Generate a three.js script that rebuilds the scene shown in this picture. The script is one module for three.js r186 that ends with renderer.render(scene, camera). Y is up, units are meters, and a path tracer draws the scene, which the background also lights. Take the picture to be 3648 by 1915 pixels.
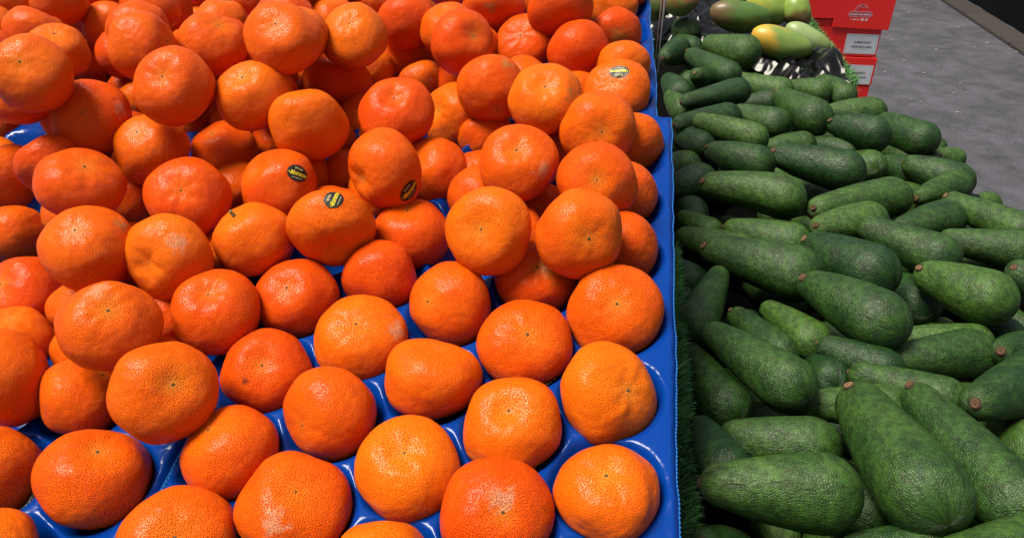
import * as THREE from 'three';
import { ImprovedNoise } from 'three/addons/math/ImprovedNoise.js';
import { mergeGeometries } from 'three/addons/utils/BufferGeometryUtils.js';
import { RoundedBoxGeometry } from 'three/addons/geometries/RoundedBoxGeometry.js';

// ---------------------------------------------------------------- camera, sky, sun, exposure
const scene = new THREE.Scene();
const camera = new THREE.PerspectiveCamera(38.33, 1024 / 537, 0.02, 60);
camera.position.set(0, 1.45, 0);
camera.rotation.order = 'YXZ';
camera.rotation.set(THREE.MathUtils.degToRad(-31), 0.1473, 0);

const renderer = new THREE.WebGLRenderer({ antialias: true });
renderer.setSize(1024, 537);
renderer.toneMapping = THREE.LinearToneMapping;
renderer.toneMappingExposure = 1.72;
renderer.shadowMap.enabled = true;

{ // an overcast sky, brighter overhead than at the horizon
  const w = 128, h = 64, d = new Float32Array(w * h * 4);
  for (let y = 0; y < h; y++) for (let x = 0; x < w; x++) {
    const e = Math.max(0, Math.sin(((y + 0.5) / h - 0.5) * Math.PI));
    const l = 0.3 * (1 + 2 * e) / 3;
    d.set([l * 0.9, l * 0.98, l * 1.12, 1], (y * w + x) * 4);
  }
  const sky = new THREE.DataTexture(d, w, h, THREE.RGBAFormat, THREE.FloatType);
  sky.mapping = THREE.EquirectangularReflectionMapping;
  sky.magFilter = THREE.LinearFilter;
  sky.needsUpdate = true;
  scene.background = sky;
  scene.environment = sky;
}
const sun = new THREE.DirectionalLight(new THREE.Color(1, 0.92, 0.77), 4.4);
sun.position.set(-0.6, 2.4, -0.7);
sun.target.position.set(0.02, 1.0, -0.85);
sun.castShadow = true;
sun.shadow.radius = 48;
sun.shadow.mapSize.set(2048, 2048);
Object.assign(sun.shadow.camera, { left: -4, right: 4, top: 4, bottom: -4, near: 0.1, far: 12 });
scene.add(sun, sun.target);

const MANDARINS = [ // x, y, z, equator radius (mm), height ratio, stem axis, seed, label
 [-880.5,1219.9,-1060.4,36.3,0.9,-0.35,0.64,-0.68,1,"mandarin whose underside fills the top left corner"],
 [-677.3,1247.1,-938.7,36.7,0.84,-0.2,0.36,-0.91,2,"mandarin cut by the top edge, second from the top left corner"],
 [-932.7,1172.1,-1063.3,31.2,0.9,0.82,0.04,-0.58,3,"mandarin sunk in the gap left of the flat crowned red mandarin"],
 [-769.7,1193.9,-963.7,37.5,0.8,0.51,0.13,0.85,4,"flat crowned red mandarin with tiny stem dot near the top left"],
 [-644.4,1206.4,-905.3,35,0.9,-0.09,0.52,-0.85,6,"mandarin directly behind the one with a shaded right dent"],
 [-479.4,1241.9,-713.1,35.2,0.9,0.94,0.23,-0.24,7,"mandarin with a shaded dent on its right side, upper left"],
 [-605.3,1218.7,-958.4,39.5,0.75,-0.33,0.3,-0.89,8,"red mandarin cut by the top edge above the heart shaped one"],
 [-432.4,1232.6,-765.8,35.2,0.9,0.5,0.85,0.19,9,"heart shaped mandarin with a dent in its lower left"],
 [-642.6,1221.1,-1168.6,35.9,0.75,0.27,0.35,-0.9,10,"mandarin cut by the top edge with only a thin slice showing"],
 [-531.8,1199,-1034.5,32.9,0.9,-0.95,0.04,-0.31,11,"mandarin sunk in the gap below the top edge sticker mandarin"],
 [-328.9,1257.3,-712.8,36.4,0.75,0.08,0.72,0.69,12,"big mandarin with ribbed stem and wide pebbled face near the top"],
 [-412.3,1245.7,-959.6,39.5,0.75,-0.35,0.19,-0.92,13,"mandarin cut by the top edge above the big ribbed one"],
 [-479.3,1233.9,-983.4,32.6,0.9,-0.03,0.73,-0.68,14,"mandarin with half a black sticker showing at the top edge"],
 [-765.4,1191.3,-868.4,37.2,0.86,-0.14,0.63,-0.76,15,"mandarin peeking out behind the ribbed stem one at the left edge"],
 [-540.2,1236.1,-630.6,34.7,0.9,0.27,0.66,0.7,16,"large mandarin with deep ribbed stem hollow in the top left"],
 [-682.7,1159.9,-893.5,35.7,0.9,-0.01,-0.22,0.98,17,"mandarin showing only its right shoulder behind the top left one"],
 [-514.8,1187.1,-658.7,36.8,0.75,0.21,0.52,0.83,18,"mandarin with shiny puckered crown left of the glossy crowned one"],
 [-414.1,1225.7,-649.4,36.7,0.75,0.1,0.63,0.77,19,"large glossy mandarin with the brightest crown in the upper left"],
 [-353.5,1208.7,-682.9,36.1,0.86,-0.06,0.83,0.55,20,"mandarin with bright stem pit, middle of the upper heap"],
 [-322.5,1179.6,-822.1,39.5,0.75,-0.3,0.5,-0.81,21,"red mandarin in shade under the folded one"],
 [-295.3,1187,-667.9,36.7,0.83,-0.32,0.33,-0.89,22,"smooth shouldered mandarin above the level sticker one"],
 [-727.5,1118.9,-784.4,30.4,0.83,-0.95,0.04,-0.31,23,"mandarin sunk in the gap above the left edge mandarin above the middle"],
 [-453.7,1158.4,-651.7,35.1,0.9,-0.01,0.84,0.54,25,"golden mandarin with stem at its upper left and bruised underside"],
 [-406.3,1137.6,-700.4,36,0.9,-0.11,0.92,0.38,26,"mandarin with wet looking glints below the smooth heap centre one"],
 [-634.5,1110.4,-664.7,36.6,0.87,-0.95,0.04,-0.31,27,"large mandarin cut by the left edge above the middle"],
 [-471.6,1160.8,-564.1,36.9,0.76,0.53,0.84,0.14,28,"broad flattened mandarin with the stem on its upper rim"],
 [-377.2,1149.4,-574.3,36.7,0.75,0.25,0.66,0.71,29,"mandarin with sunken stem just left of the level sticker one"],
 [-310.9,1145.3,-617.6,36.9,0.87,-0.55,0.73,0.41,30,"mandarin with a level black oval sticker lettered in yellow"],
 [-290.4,1142.7,-797.7,30.2,0.9,0.82,0.04,-0.58,31,"mandarin sunk in the gap left of the dry crowned mandarin"],
 [-369.5,1130.2,-752.5,30.2,0.9,0.16,0.7,-0.7,32,"mandarin sunk in the gap left of the smooth shouldered mandarin"],
 [-485.2,1132.6,-793.4,31.2,0.9,-0.2,0.6,-0.78,33,"mandarin sunk in the gap below the glossy crowned mandarin"],
 [-603.2,1140.2,-847.1,30.2,0.9,-0.95,0.04,-0.31,34,"mandarin sunk in the gap right of the shiny puckered mandarin"],
 [-483.2,1103.8,-645.6,30.2,0.89,-0.95,0.04,-0.31,35,"mandarin sunk in the gap left of the sunken stem mandarin"],
 [-219,1190.9,-705.1,38.1,0.75,0.09,0.85,0.53,36,"mandarin with a dry wrinkled crown behind the edge-on sticker one"],
 [-288.8,1237.6,-800.3,36.3,0.75,0.08,0.74,0.67,37,"folded mandarin with a bright crease across its crown"],
 [-257.2,1230.9,-896.1,35,0.9,-0.13,0.43,-0.89,38,"tall smooth mandarin at the top edge with no stem showing"],
 [-177.7,1226.6,-831.6,35.5,0.88,0.62,0.51,0.6,39,"mandarin with its stem dot facing up and right, below the scarred one"],
 [-169.7,1230.9,-981.2,39.5,0.75,-0.21,0.61,-0.76,40,"mandarin with a grey brown scar cut by the top edge"],
 [-82.7,1241.3,-947.8,39.4,0.75,-0.24,0.62,-0.75,41,"smooth mandarin cut by the top edge nearest the far tray's rim"],
 [-125.5,1197.5,-945.2,39,0.75,-0.1,0.67,0.73,42,"small golden mandarin with a puckered stem beside the plain red one"],
 [-56.5,1204.3,-906,35.5,0.9,-0.47,0.37,-0.8,43,"plain red mandarin leaning against the far tray's rim fruit"],
 [-14.8,1208.9,-970.1,31.7,0.78,-0.39,0.24,-0.89,44,"scuffed mandarin on the far tray's rim, second from the top edge"],
 [-23.1,1224,-1038.8,31.8,0.86,0.14,0.76,-0.63,45,"topmost mandarin on the far tray's right rim"],
 [-134.9,1197.1,-772.2,35.5,0.9,0.3,-0.4,0.86,46,"mandarin with a shaded blossom dent at its lower side"],
 [-75.7,1204.5,-729,35.9,0.75,0.06,0.75,0.66,47,"brownish green tinged mandarin resting high in the heap"],
 [-7.9,1179,-839.1,37.1,0.75,-0.2,0.66,0.72,48,"mandarin with a foreshortened black sticker on its top by the rim"],
 [-3.4,1191.7,-892.5,31.7,0.87,-0.03,0.62,-0.78,49,"rim mandarin behind the stickered one near where the two trays meet"],
 [-263.9,1182.8,-919.7,36.3,0.75,-0.12,0.42,-0.9,50,"mandarin sunk in the gap below the tall smooth top mandarin"],
 [-235.8,1165.9,-868.8,30.2,0.76,-0.6,0.41,-0.69,51,"mandarin sunk in the gap right of the dry crowned mandarin"],
 [-182.7,1159.3,-789.9,36.3,0.76,-0.58,0.48,0.66,52,"mandarin with a ridge running down from its shoulder"],
 [-207.3,1167.6,-620.4,36.6,0.86,-0.58,0,0.81,53,"tall mandarin with a black sticker seen edge-on at its lower right"],
 [-182.9,1136.6,-687.9,36.7,0.82,-0.46,0.74,0.49,54,"mandarin right of the one with the low edge-on sticker"],
 [-271.7,1120.9,-696.2,30.2,0.9,-0.2,0.28,-0.94,55,"mandarin sunk in the gap left of the edge-on sticker mandarin"],
 [-88.7,1176.3,-633.8,36.1,0.75,0.02,0.8,0.6,56,"mandarin with two shallow hollows round its stem in the heap"],
 [-21.4,1184.1,-707.1,36.5,0.8,0.16,0.26,0.95,57,"dull orange mandarin with stem dot facing the viewer near the tray corner"],
 [-17.4,1170.4,-615.3,34.8,0.8,0.03,0.48,0.88,58,"mandarin with sunken yellow stem star above the round one by the rim"],
 [12.4,1157.6,-741,31.7,0.86,-0.42,0.3,-0.86,59,"sixth mandarin up the right rim column, just under the tray's top corner"],
 [7.2,1139.2,-657.6,31.9,0.9,-0.42,0.46,-0.78,60,"fifth mandarin up the right rim column, only its right side showing"],
 [-140.8,1142.5,-768.8,30.2,0.79,-0.33,0.21,-0.92,61,"mandarin sunk in the gap left of the twin hollowed mandarin"],
 [-59.9,1145,-741.1,30.2,0.9,0.82,0.04,-0.58,62,"mandarin sunk in the gap right of the twin hollowed mandarin"],
 [-136.2,1128,-700.2,30.2,0.75,0.05,0.71,0.7,63,"mandarin sunk in the gap right of the mandarin right of the edge-on sticker"],
 [-65.9,1119.3,-648,30.2,0.81,-0.22,0.64,0.74,64,"red mandarin squeezed between two round ones with stem dot on top"],
 [-99.1,1155.1,-541.2,35.3,0.75,-0.17,0.51,0.84,65,"round mandarin with wrinkled stem star facing the viewer"],
 [-26,1157,-542.8,35.4,0.8,0.3,0.36,0.88,66,"round mandarin with faint stem star beside the rim column"],
 [-181,1115.9,-595.6,34.9,0.9,-0.03,1,0.09,67,"mandarin with shaded stem hollow on top, right of the upright sticker"],
 [-236.3,1142.1,-551.9,36.8,0.76,0.3,-0.29,0.91,68,"mandarin whose black oval sticker is turned upright"],
 [-308.3,1124.8,-550.3,35.2,0.9,-0.41,0.9,0.17,69,"mandarin with a tiny green stem stub at its upper left"],
 [8.2,1123.6,-587.9,31.7,0.9,0.4,0.28,-0.87,70,"fourth mandarin up the right rim column, tucked behind a bigger one"],
 [-61.8,1111.2,-548.1,33.2,0.75,0.13,0.83,0.54,71,"bruised dull mandarin low in its cup under two round ones"],
 [-126.5,1100.5,-513.8,34.7,0.9,-0.47,0.5,0.73,72,"lopsided mandarin with a side hollow at the front of the heap"],
 [-193.8,1102.9,-539.6,33.1,0.89,0.07,0.29,-0.95,73,"smooth red orange mandarin sunk in a cup below the heap's edge"],
 [-363.6,1127.5,-506.5,36.7,0.78,-0.16,0.29,0.94,74,"round mandarin with a deep crease low on its left and pale streak"],
 [-423.3,1138.8,-493.6,35.5,0.89,0.15,0.87,0.48,75,"large mandarin with a thin brown scratch on its upper right"],
 [-585.3,1082.1,-590.8,32.6,0.9,-0.3,0.43,-0.85,76,"mandarin at the left edge between two larger ones"],
 [-513.3,1079.1,-504.1,35.8,0.75,-0.17,0.8,0.57,77,"mandarin cut by the left edge, left of the widest one"],
 [-360.3,1122.5,-416.3,35.5,0.79,0.42,0.83,0.36,78,"widest mandarin in the lower left, pale scar on its crown"],
 [-308.3,1100.7,-472.5,35.3,0.9,0.04,0.93,0.36,79,"mandarin with green tinged slanting stem end in front of the heap"],
 [-258.5,1093.9,-512.2,34.8,0.9,0,0.79,0.62,80,"mandarin with deep shaded stem hollow at the heap's front edge"],
 [-191.9,1088.2,-472.9,36.9,0.75,0.1,0.89,0.44,81,"wide mandarin with grey scuff on its right, in a front cup"],
 [-60,1095,-475.3,36.2,0.8,0.13,0.79,0.59,82,"yellowish mandarin with pale net markings round its stem, in a cup"],
 [5.9,1106.4,-511.9,37.5,0.8,0.04,0.75,0.67,83,"third mandarin up the right rim column, wide and flat topped"],
 [5.5,1088.6,-433.6,36.8,0.78,0.54,0.64,0.54,84,"second mandarin up the right rim column, stem dent facing the rim"],
 [-125.1,1083.4,-437.8,35.8,0.84,0.17,0.93,-0.33,85,"mandarin in a cup with its puckered crown turned away upward"],
 [-59.2,1078.6,-402.9,35.2,0.81,-0.07,0.92,0.39,86,"mandarin in a blue cup left of the rim column, pebbled lower half"],
 [-192.8,1072.1,-401.7,34.7,0.89,-0.4,0.31,0.86,87,"mandarin in a cup with its dark stem spot low on its left"],
 [-254.5,1076.7,-435.2,34.2,0.8,0.2,0.77,0.6,88,"red orange mandarin with a dark bite mark and folded dent"],
 [-125,1066.7,-363.7,36,0.75,0.04,0.95,0.32,89,"golden mandarin with greenish stem hollow in a cup near the bottom"],
 [8.9,1071.6,-357.6,33.5,0.75,-0.09,0.96,0.25,90,"lowest mandarin in the column along the tray's right rim"],
 [-58.9,1063.3,-334.9,36.7,0.8,0.23,0.79,0.57,91,"large mandarin cut by the bottom edge, dark stem dot facing up"],
 [-253.1,1060.7,-364.1,34.4,0.9,-0.35,0.92,0.16,92,"slanted oval mandarin just right of the seam between the trays"],
 [-193.3,1055.8,-329.7,36.6,0.75,0.29,0.91,0.28,93,"mandarin with a pale scuff below its stem, cut by the bottom edge"],
 [-259.3,1045.5,-298.2,36,0.8,0.32,0.83,0.46,94,"broad mandarin at the bottom edge beside the seam between the trays"],
 [-341.8,1050.3,-336.6,37,0.81,0.31,0.95,-0.09,95,"big oval mandarin alone in the left tray beside the seam"],
 [-297.4,1102.8,-373.8,35.5,0.8,0.63,0.67,0.39,96,"large round mandarin with its stem facing the viewer above the seam"],
 [-390.1,1062.7,-402,31.7,0.9,0.62,0.71,-0.32,97,"shadowed mandarin under two bigger ones in the left tray"],
 [-445.4,1077,-398.5,38.3,0.8,0.82,0.04,-0.58,98,"large mandarin cut by the left edge below the middle"],
 [-420.5,1046.3,-335.6,31.9,0.89,-0.95,0.04,-0.31,99,"mandarin cut by the left edge, beside the big oval one"],
 [-375.7,1035.3,-277.2,31.7,0.9,0.82,0.04,-0.58,100,"mandarin filling the bottom left corner"],
 [-125.1,1051.3,-295.9,32.4,0.86,-0.14,0.33,-0.93,101,"mandarin whose top just shows at the middle of the bottom edge"],
 [-367.5,1074.4,-491.5,30.2,0.9,-0.95,0.04,-0.31,102,"mandarin sunk in the gap left of the green tinged mandarin"],
 [-267.1,1210.6,-1088.3,30.2,0.9,-0.18,0.39,-0.9,106,"mandarin sunk in the gap right of the tall smooth top mandarin"],
 [-66,1217.5,-1082.4,30.2,0.9,0.82,0.04,-0.58,108,"mandarin sunk in the gap above the plain red mandarin"],
 [-387.7,1209.3,-1104.6,36.1,0.75,-0.34,0.28,-0.9,110,"mandarin sunk in the gap above the folded mandarin"],
 [-401.9,1197.3,-1056.6,32.7,0.9,-0.48,0.59,-0.65,111,"mandarin sunk in the gap right of the big ribbed mandarin"],
 [-196.3,1167.7,-880.1,30.2,0.89,-0.43,0.27,-0.86,113,"mandarin sunk in the gap left of the side dented mandarin"],
 [-54.8,1165.5,-854.1,30.2,0.9,-0.23,0.6,-0.77,114,"mandarin sunk in the gap right of the greenish high mandarin"],
];
const SCARS = {40: [0.11, 0.14, 0.98, 2], 81: [0.88, 0.46, 0.11, 1], 93: [0.09, 0.59, 0.80, 1], 78: [0.02, 1.00, 0.02, 1], 74: [0.57, 0.67, 0.48, 1], 47: [0.87, 0.15, 0.47, 3], 88: [-0.05, 0.51, 0.86, 4], 75: [0.79, 0.52, -0.33, 2], 46: [0.45, 0.85, 0.27, 2], 91: [0.20, 0.89, 0.40, 1], 44: [0.25, 0.02, 0.97, 3], 56: [0.71, 0.21, 0.67, 1], 18: [0.94, 0.32, 0.10, 1], 71: [0.58, 0.71, 0.40, 3], 25: [0.56, -0.32, 0.76, 2]};
const STICKERS = {30: [0.718, 0.585, 0.377, 0.990, -0.017, -0.137], 68: [0.267, 0.910, 0.318, 0.143, 0.836, -0.529], 48: [-0.024, 0.884, 0.467, -0.989, 0.135, 0.065], 53: [0.742, -0.241, 0.626, 0.672, 0.584, -0.455], 14: [0.612, -0.168, 0.773, 0.967, -0.253, 0.010]}; // where on the peel, which way the lettering runs
const AVOCADOS = [ // neck end, round end, radius (mm), seed, label
 [194.9,970,-1872.4,260.5,970,-1816.4,38.5,1,"dark avocado lying just below the mango tray's plastic"],
 [150.1,950,-1836.4,222.7,944.3,-1722.2,27.8,2,"slim avocado with brown stem pointing left, under the uppermost one"],
 [154.9,943.4,-1702.1,182.6,914,-1745.5,28.6,3,"short avocado with brown stem facing out in the dark back corner"],
 [126.8,942.9,-1531.6,227.8,946.9,-1594.7,28.1,4,"avocado with cracked skin slanting up to the right at the back"],
 [237.8,921.9,-1758.8,333.3,917.7,-1706.1,28.1,5,"smooth avocado lying behind the slanting cracked one"],
 [368.3,914.3,-1739.8,414.2,917.6,-1706.9,28.5,6,"bright green avocado at the back under the mango plastic"],
 [436.9,920.7,-1778.4,465.1,914.1,-1697.8,27,7,"avocado against the turf at the far back corner"],
 [263.5,896.3,-1667.8,308.6,901.8,-1664,27.2,8,"dark avocado buried just right of the slim bright necked avocado"],
 [316.8,943.7,-1568.9,362.1,936,-1490.1,35.9,9,"avocado with dark stem on its shoulder in the back rows"],
 [232.5,928.1,-1521.5,288.7,924.7,-1477.6,31.8,10,"shiny topped stout avocado at the back left of the dark stemmed one"],
 [112.5,927,-1440.4,200.5,925,-1490.8,28.4,11,"dull avocado tapering to the left by the upper tray corner"],
 [147.6,937.4,-1430.1,236.5,933.6,-1367.3,26.4,12,"slim bright necked avocado lying across two dull ones"],
 [97.3,901.8,-1481.5,154.1,900.5,-1403.6,27.6,13,"dark avocado beside the blue tray's top corner"],
 [407.8,927.6,-1541.9,483.8,927.9,-1556.6,29.8,14,"smooth pale avocado next to the red boxes"],
 [400.7,934.5,-1452,450.2,933.5,-1413.8,33,15,"ridged avocado with orange stem at its left tip"],
 [504.8,924.7,-1512.7,544.7,923.4,-1439.1,32.9,16,"glossy plump avocado beside the black liner edge at the back"],
 [164.3,932.3,-1296.5,228.1,931.3,-1255.1,31.3,17,"stout avocado with dark stem tip, third row by the tray"],
 [269.9,902.4,-1393.9,335,902.7,-1419.9,25.9,18,"small bumpy avocado behind the big speckled one"],
 [358.9,893,-1464.3,418.8,892.1,-1422,24.1,19,"pale avocado top showing behind the big speckled one"],
 [272.1,941.9,-1268.5,359.6,940.7,-1221.8,33.5,20,"big speckled avocado with stem pointing left in the back half"],
 [423,884.6,-1396.9,436.5,902.9,-1337.3,29.6,22,"rounded avocado end touching the big speckled one"],
 [472.8,889.9,-1389.4,509.8,892.7,-1346,29.7,23,"wrinkled avocado between the rounded end and the street side"],
 [504.1,882.3,-1472.7,529.3,881.6,-1433.7,21,24,"avocado tip with orange stem peeking from below the glossy plump one"],
 [501.4,918.3,-1316.5,556.8,910.5,-1282.3,31.7,25,"long curved avocado at the street side edge"],
 [468.2,931.4,-1161.5,526.8,930.7,-1205.5,27.3,26,"bright green avocado with shiny crown leaning toward the street"],
 [94,893.3,-1217,135.9,900.2,-1235.6,30.8,27,"dark avocado against the tray in the third row"],
 [147.5,940.5,-1133.3,246.3,941.6,-1100.9,33.5,28,"long avocado with dark stem crater pointing at the tray"],
 [313,870.4,-1317.4,340.4,871.4,-1268.4,22.3,29,"dark avocado buried just below the big speckled avocado"],
 [301.8,932.5,-1090.1,415.2,931.6,-1146.9,31.3,30,"avocado with twin pale patches and stem pointing left, mid heap"],
 [288.8,942.2,-1013.8,355.3,939,-1042.5,29.2,31,"yellow green avocado lying under the one with pale patches"],
 [415.2,924.1,-1060.9,483.6,923.3,-1102.5,27.9,32,"grey green avocado seen from its round end"],
 [507.3,931.8,-1148.6,567,934.1,-1063.4,25.1,33,"long straight avocado with orange stem running off the right edge"],
 [588.1,882.1,-1250.5,622.2,869.2,-1282.1,21,34,"small bright avocado poking out at the street side"],
 [350.3,950.4,-1002.9,416.6,948.4,-942.9,29.3,35,"long ridged avocado with smooth neck in the middle right"],
 [469.2,925.3,-1031.2,547.6,927.8,-1006.8,27.5,36,"pale necked avocado running off the right edge below the straight one"],
 [107.4,893.2,-1110.2,142.8,894.3,-1068.8,21,37,"dark avocado shoulder in the gap beside the tray"],
 [175.5,914.2,-1042.5,249.8,915.9,-1008.7,28.8,38,"long dark avocado with yellow specks behind the big stem spot one"],
 [104.3,904.9,-1022,176.1,907.9,-985.4,26.3,39,"dark avocado behind the long cracked one near the tray"],
 [137.4,937.7,-928.7,228.5,942.8,-874.4,34.6,40,"large rough avocado with a small orange stem pointing left"],
 [267.7,947,-941.1,316.5,952.2,-878.1,35.7,41,"avocado with its stem and a second brown spot facing out"],
 [238.5,965.7,-808,288.1,971.7,-736.7,33.1,42,"large avocado with stem knob at its upper left in the middle"],
 [390,953.3,-876,433.6,958,-827.5,32.3,43,"plump avocado with orange stem tip, right of the middle"],
 [380.1,894.5,-956.9,392.8,899.4,-896.9,28.4,44,"shaded avocado end wedged between two plump ones"],
 [521.7,932.5,-938.9,551,919.8,-931.2,27.2,45,"avocado with a dried stem cut by the right edge"],
 [136.7,933.4,-870.4,99,942.3,-746.4,25,46,"dark avocado standing upright against the tray"],
 [153.1,931.4,-784.2,186.9,936.1,-712.5,22.1,47,"avocado with a peeling flake by its stem"],
 [193.4,930.5,-804.4,226.5,933.3,-744.5,24,48,"smooth dark avocado slanting beside the one with a flake"],
 [116.7,963.7,-697.1,176.2,970.2,-615.2,27.9,49,"deeply ridged avocado slanting down from the tray side"],
 [84.1,890.7,-965.2,108.2,894.6,-915.4,25.4,50,"dark avocado buried just above the upright dark avocado"],
 [240.4,946.4,-716.3,287,944.8,-689.8,22,51,"slim avocado neck emerging under the large middle one"],
 [262.6,949.6,-666.8,329.5,952.1,-637.4,22.2,52,"long pale avocado reaching down behind the two big front ones"],
 [234.8,911.6,-734.5,238.9,929,-683.3,22.2,53,"small blunt avocado tip standing in the lower middle"],
 [203.6,943,-620.1,276.1,943.1,-625.8,22.6,54,"light green avocado lying level behind the big scarred one"],
 [234.7,983.1,-577.9,253.5,992.6,-471.3,34.9,55,"biggest avocado with a black scar and stem facing up"],
 [299.7,966.1,-616.6,333.4,971.2,-487.9,29.9,56,"long avocado beside the biggest one with stem at its top"],
 [315.5,937.1,-717.2,393.2,934.7,-741.9,26.7,57,"speckled avocado with a dented grey end, lower right"],
 [349.8,972.6,-611.6,430.1,957.1,-673.5,32.2,58,"fat avocado with dark stem facing out at the right edge"],
 [343.8,922.8,-780.4,414.3,922,-782.6,21.9,59,"bumpy avocado lying under the plump one at the right"],
 [419.5,952,-726.7,471.4,932,-759.2,26.3,60,"avocado with an orange stem tip cut by the right edge"],
 [126.4,955.8,-549.8,184.5,958.5,-543.7,28,61,"avocado with a dark scratch lying above the lowest left one"],
 [94.9,946.4,-565.2,111.6,952.8,-507.4,23.7,62,"dark avocado with a ringed stem standing by the turf"],
 [100.8,982.7,-461.7,176.2,983.5,-463.4,31,63,"large level avocado covered in yellow specks at the bottom left"],
 [92.1,926.5,-706.1,124.3,933,-620.8,25.2,64,"dark avocado with withered black threads at its stem by the turf"],
 [221.1,900.7,-576.6,241.4,915.7,-511.2,32.6,65,"dark avocado buried just below the biggest scarred avocado"],
 [204.2,953.9,-431.6,251.1,955.8,-432,27.8,66,"avocado cut by the bottom edge below the biggest one"],
 [263.8,984,-409.4,328,974.9,-431.2,31.8,67,"pale avocado filling the bottom right corner"],
 [90,958.6,-422.3,109.8,928.1,-438.3,23.8,68,"dark avocado tip at the bottom edge beside the turf"],
 [162.2,931.6,-423.3,181.4,967.6,-396.9,25.1,69,"dark avocado buried just below the level yellow specked avocado"],
 [403.6,898.6,-657.6,406.6,929.5,-596.8,31.8,70,"pale shiny avocado at the right edge behind the long one"],
 [370.4,911.9,-695.3,404.2,894.9,-706.6,21,71,"dark avocado buried just left of the fat right edge avocado"],
 [295.8,860.8,-1176.5,309.3,874.3,-1133.2,21,73,"dark avocado buried just left of the avocado with two brown spots"],
 [583.8,881.9,-1457.7,625.5,875.5,-1467.3,21,74,"dark avocado buried just above the long curved avocado"],
 [619.8,860.3,-1571.1,611.4,872.6,-1526.4,21,75,"dark avocado buried just right of the glossy plump avocado"],
 [99.5,911.2,-1760.1,120.2,906,-1691.2,30.2,76,"dark avocado buried just left of the slanting cracked avocado"],
 [136.4,920,-2065.5,155.6,920,-1989.9,34.5,78,"dark avocado buried just left of the uppermost dark avocado"],
 [91.2,875.7,-908.8,97.1,890.7,-846.6,26.1,79,"dark avocado buried just left of the upright dark avocado"],
 [105.8,865.1,-1401.7,123.5,881.1,-1345.8,26.4,80,"dark avocado buried just below the dull tapering avocado"],
 [480.1,885,-872.9,474,903.8,-832.1,21,82,"dark avocado buried just above the fat right edge avocado"],
 [93.6,930,-1889.5,123.3,930,-1946.8,32.9,83,"dark avocado buried just above the slanting cracked avocado"],
 [100.2,914.4,-1636.3,126.3,908.9,-1572,27.5,84,"dark avocado buried just left of the dull tapering avocado"],
 [135.3,918.8,-2237.1,155.7,930,-2146.2,36.5,85,"dark avocado buried just above the dull tapering avocado"],
];
const MANGO_SPOTS = [
 [196.6,1005.4,-2035.4,348.6,984.2,-2045,38.7,1],
 [313.3,1025.4,-2218.2,403.9,948.3,-2184.7,44.5,2],
 [420.5,1020.2,-2207.3,448.1,943.6,-2164.9,36.7,3],
 [292.7,977.3,-1950,438.5,933,-1944.7,37.3,4],
 [385.9,973.1,-2043.8,497.7,918.7,-2027.4,31.8,5],
 [83.2,1011.4,-2128.3,174.5,1000.7,-2135.4,35.3,6],
 [235.9,999.5,-2356,348.6,989.8,-2366.9,33.9,7],
 [20.6,991.4,-2201.2,108.2,964.3,-2197.8,36.7,8],
];
const TRAY = { o: [0.0066, 1.0733, -0.3653], r: [0.9989, 0.0461, 0.0049], d: [-0.0054, 0.2202, -0.9754], n: [-0.0461, 0.9744, 0.2202] }; // a point, the row, depth and normal directions of the sloping trays
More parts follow.
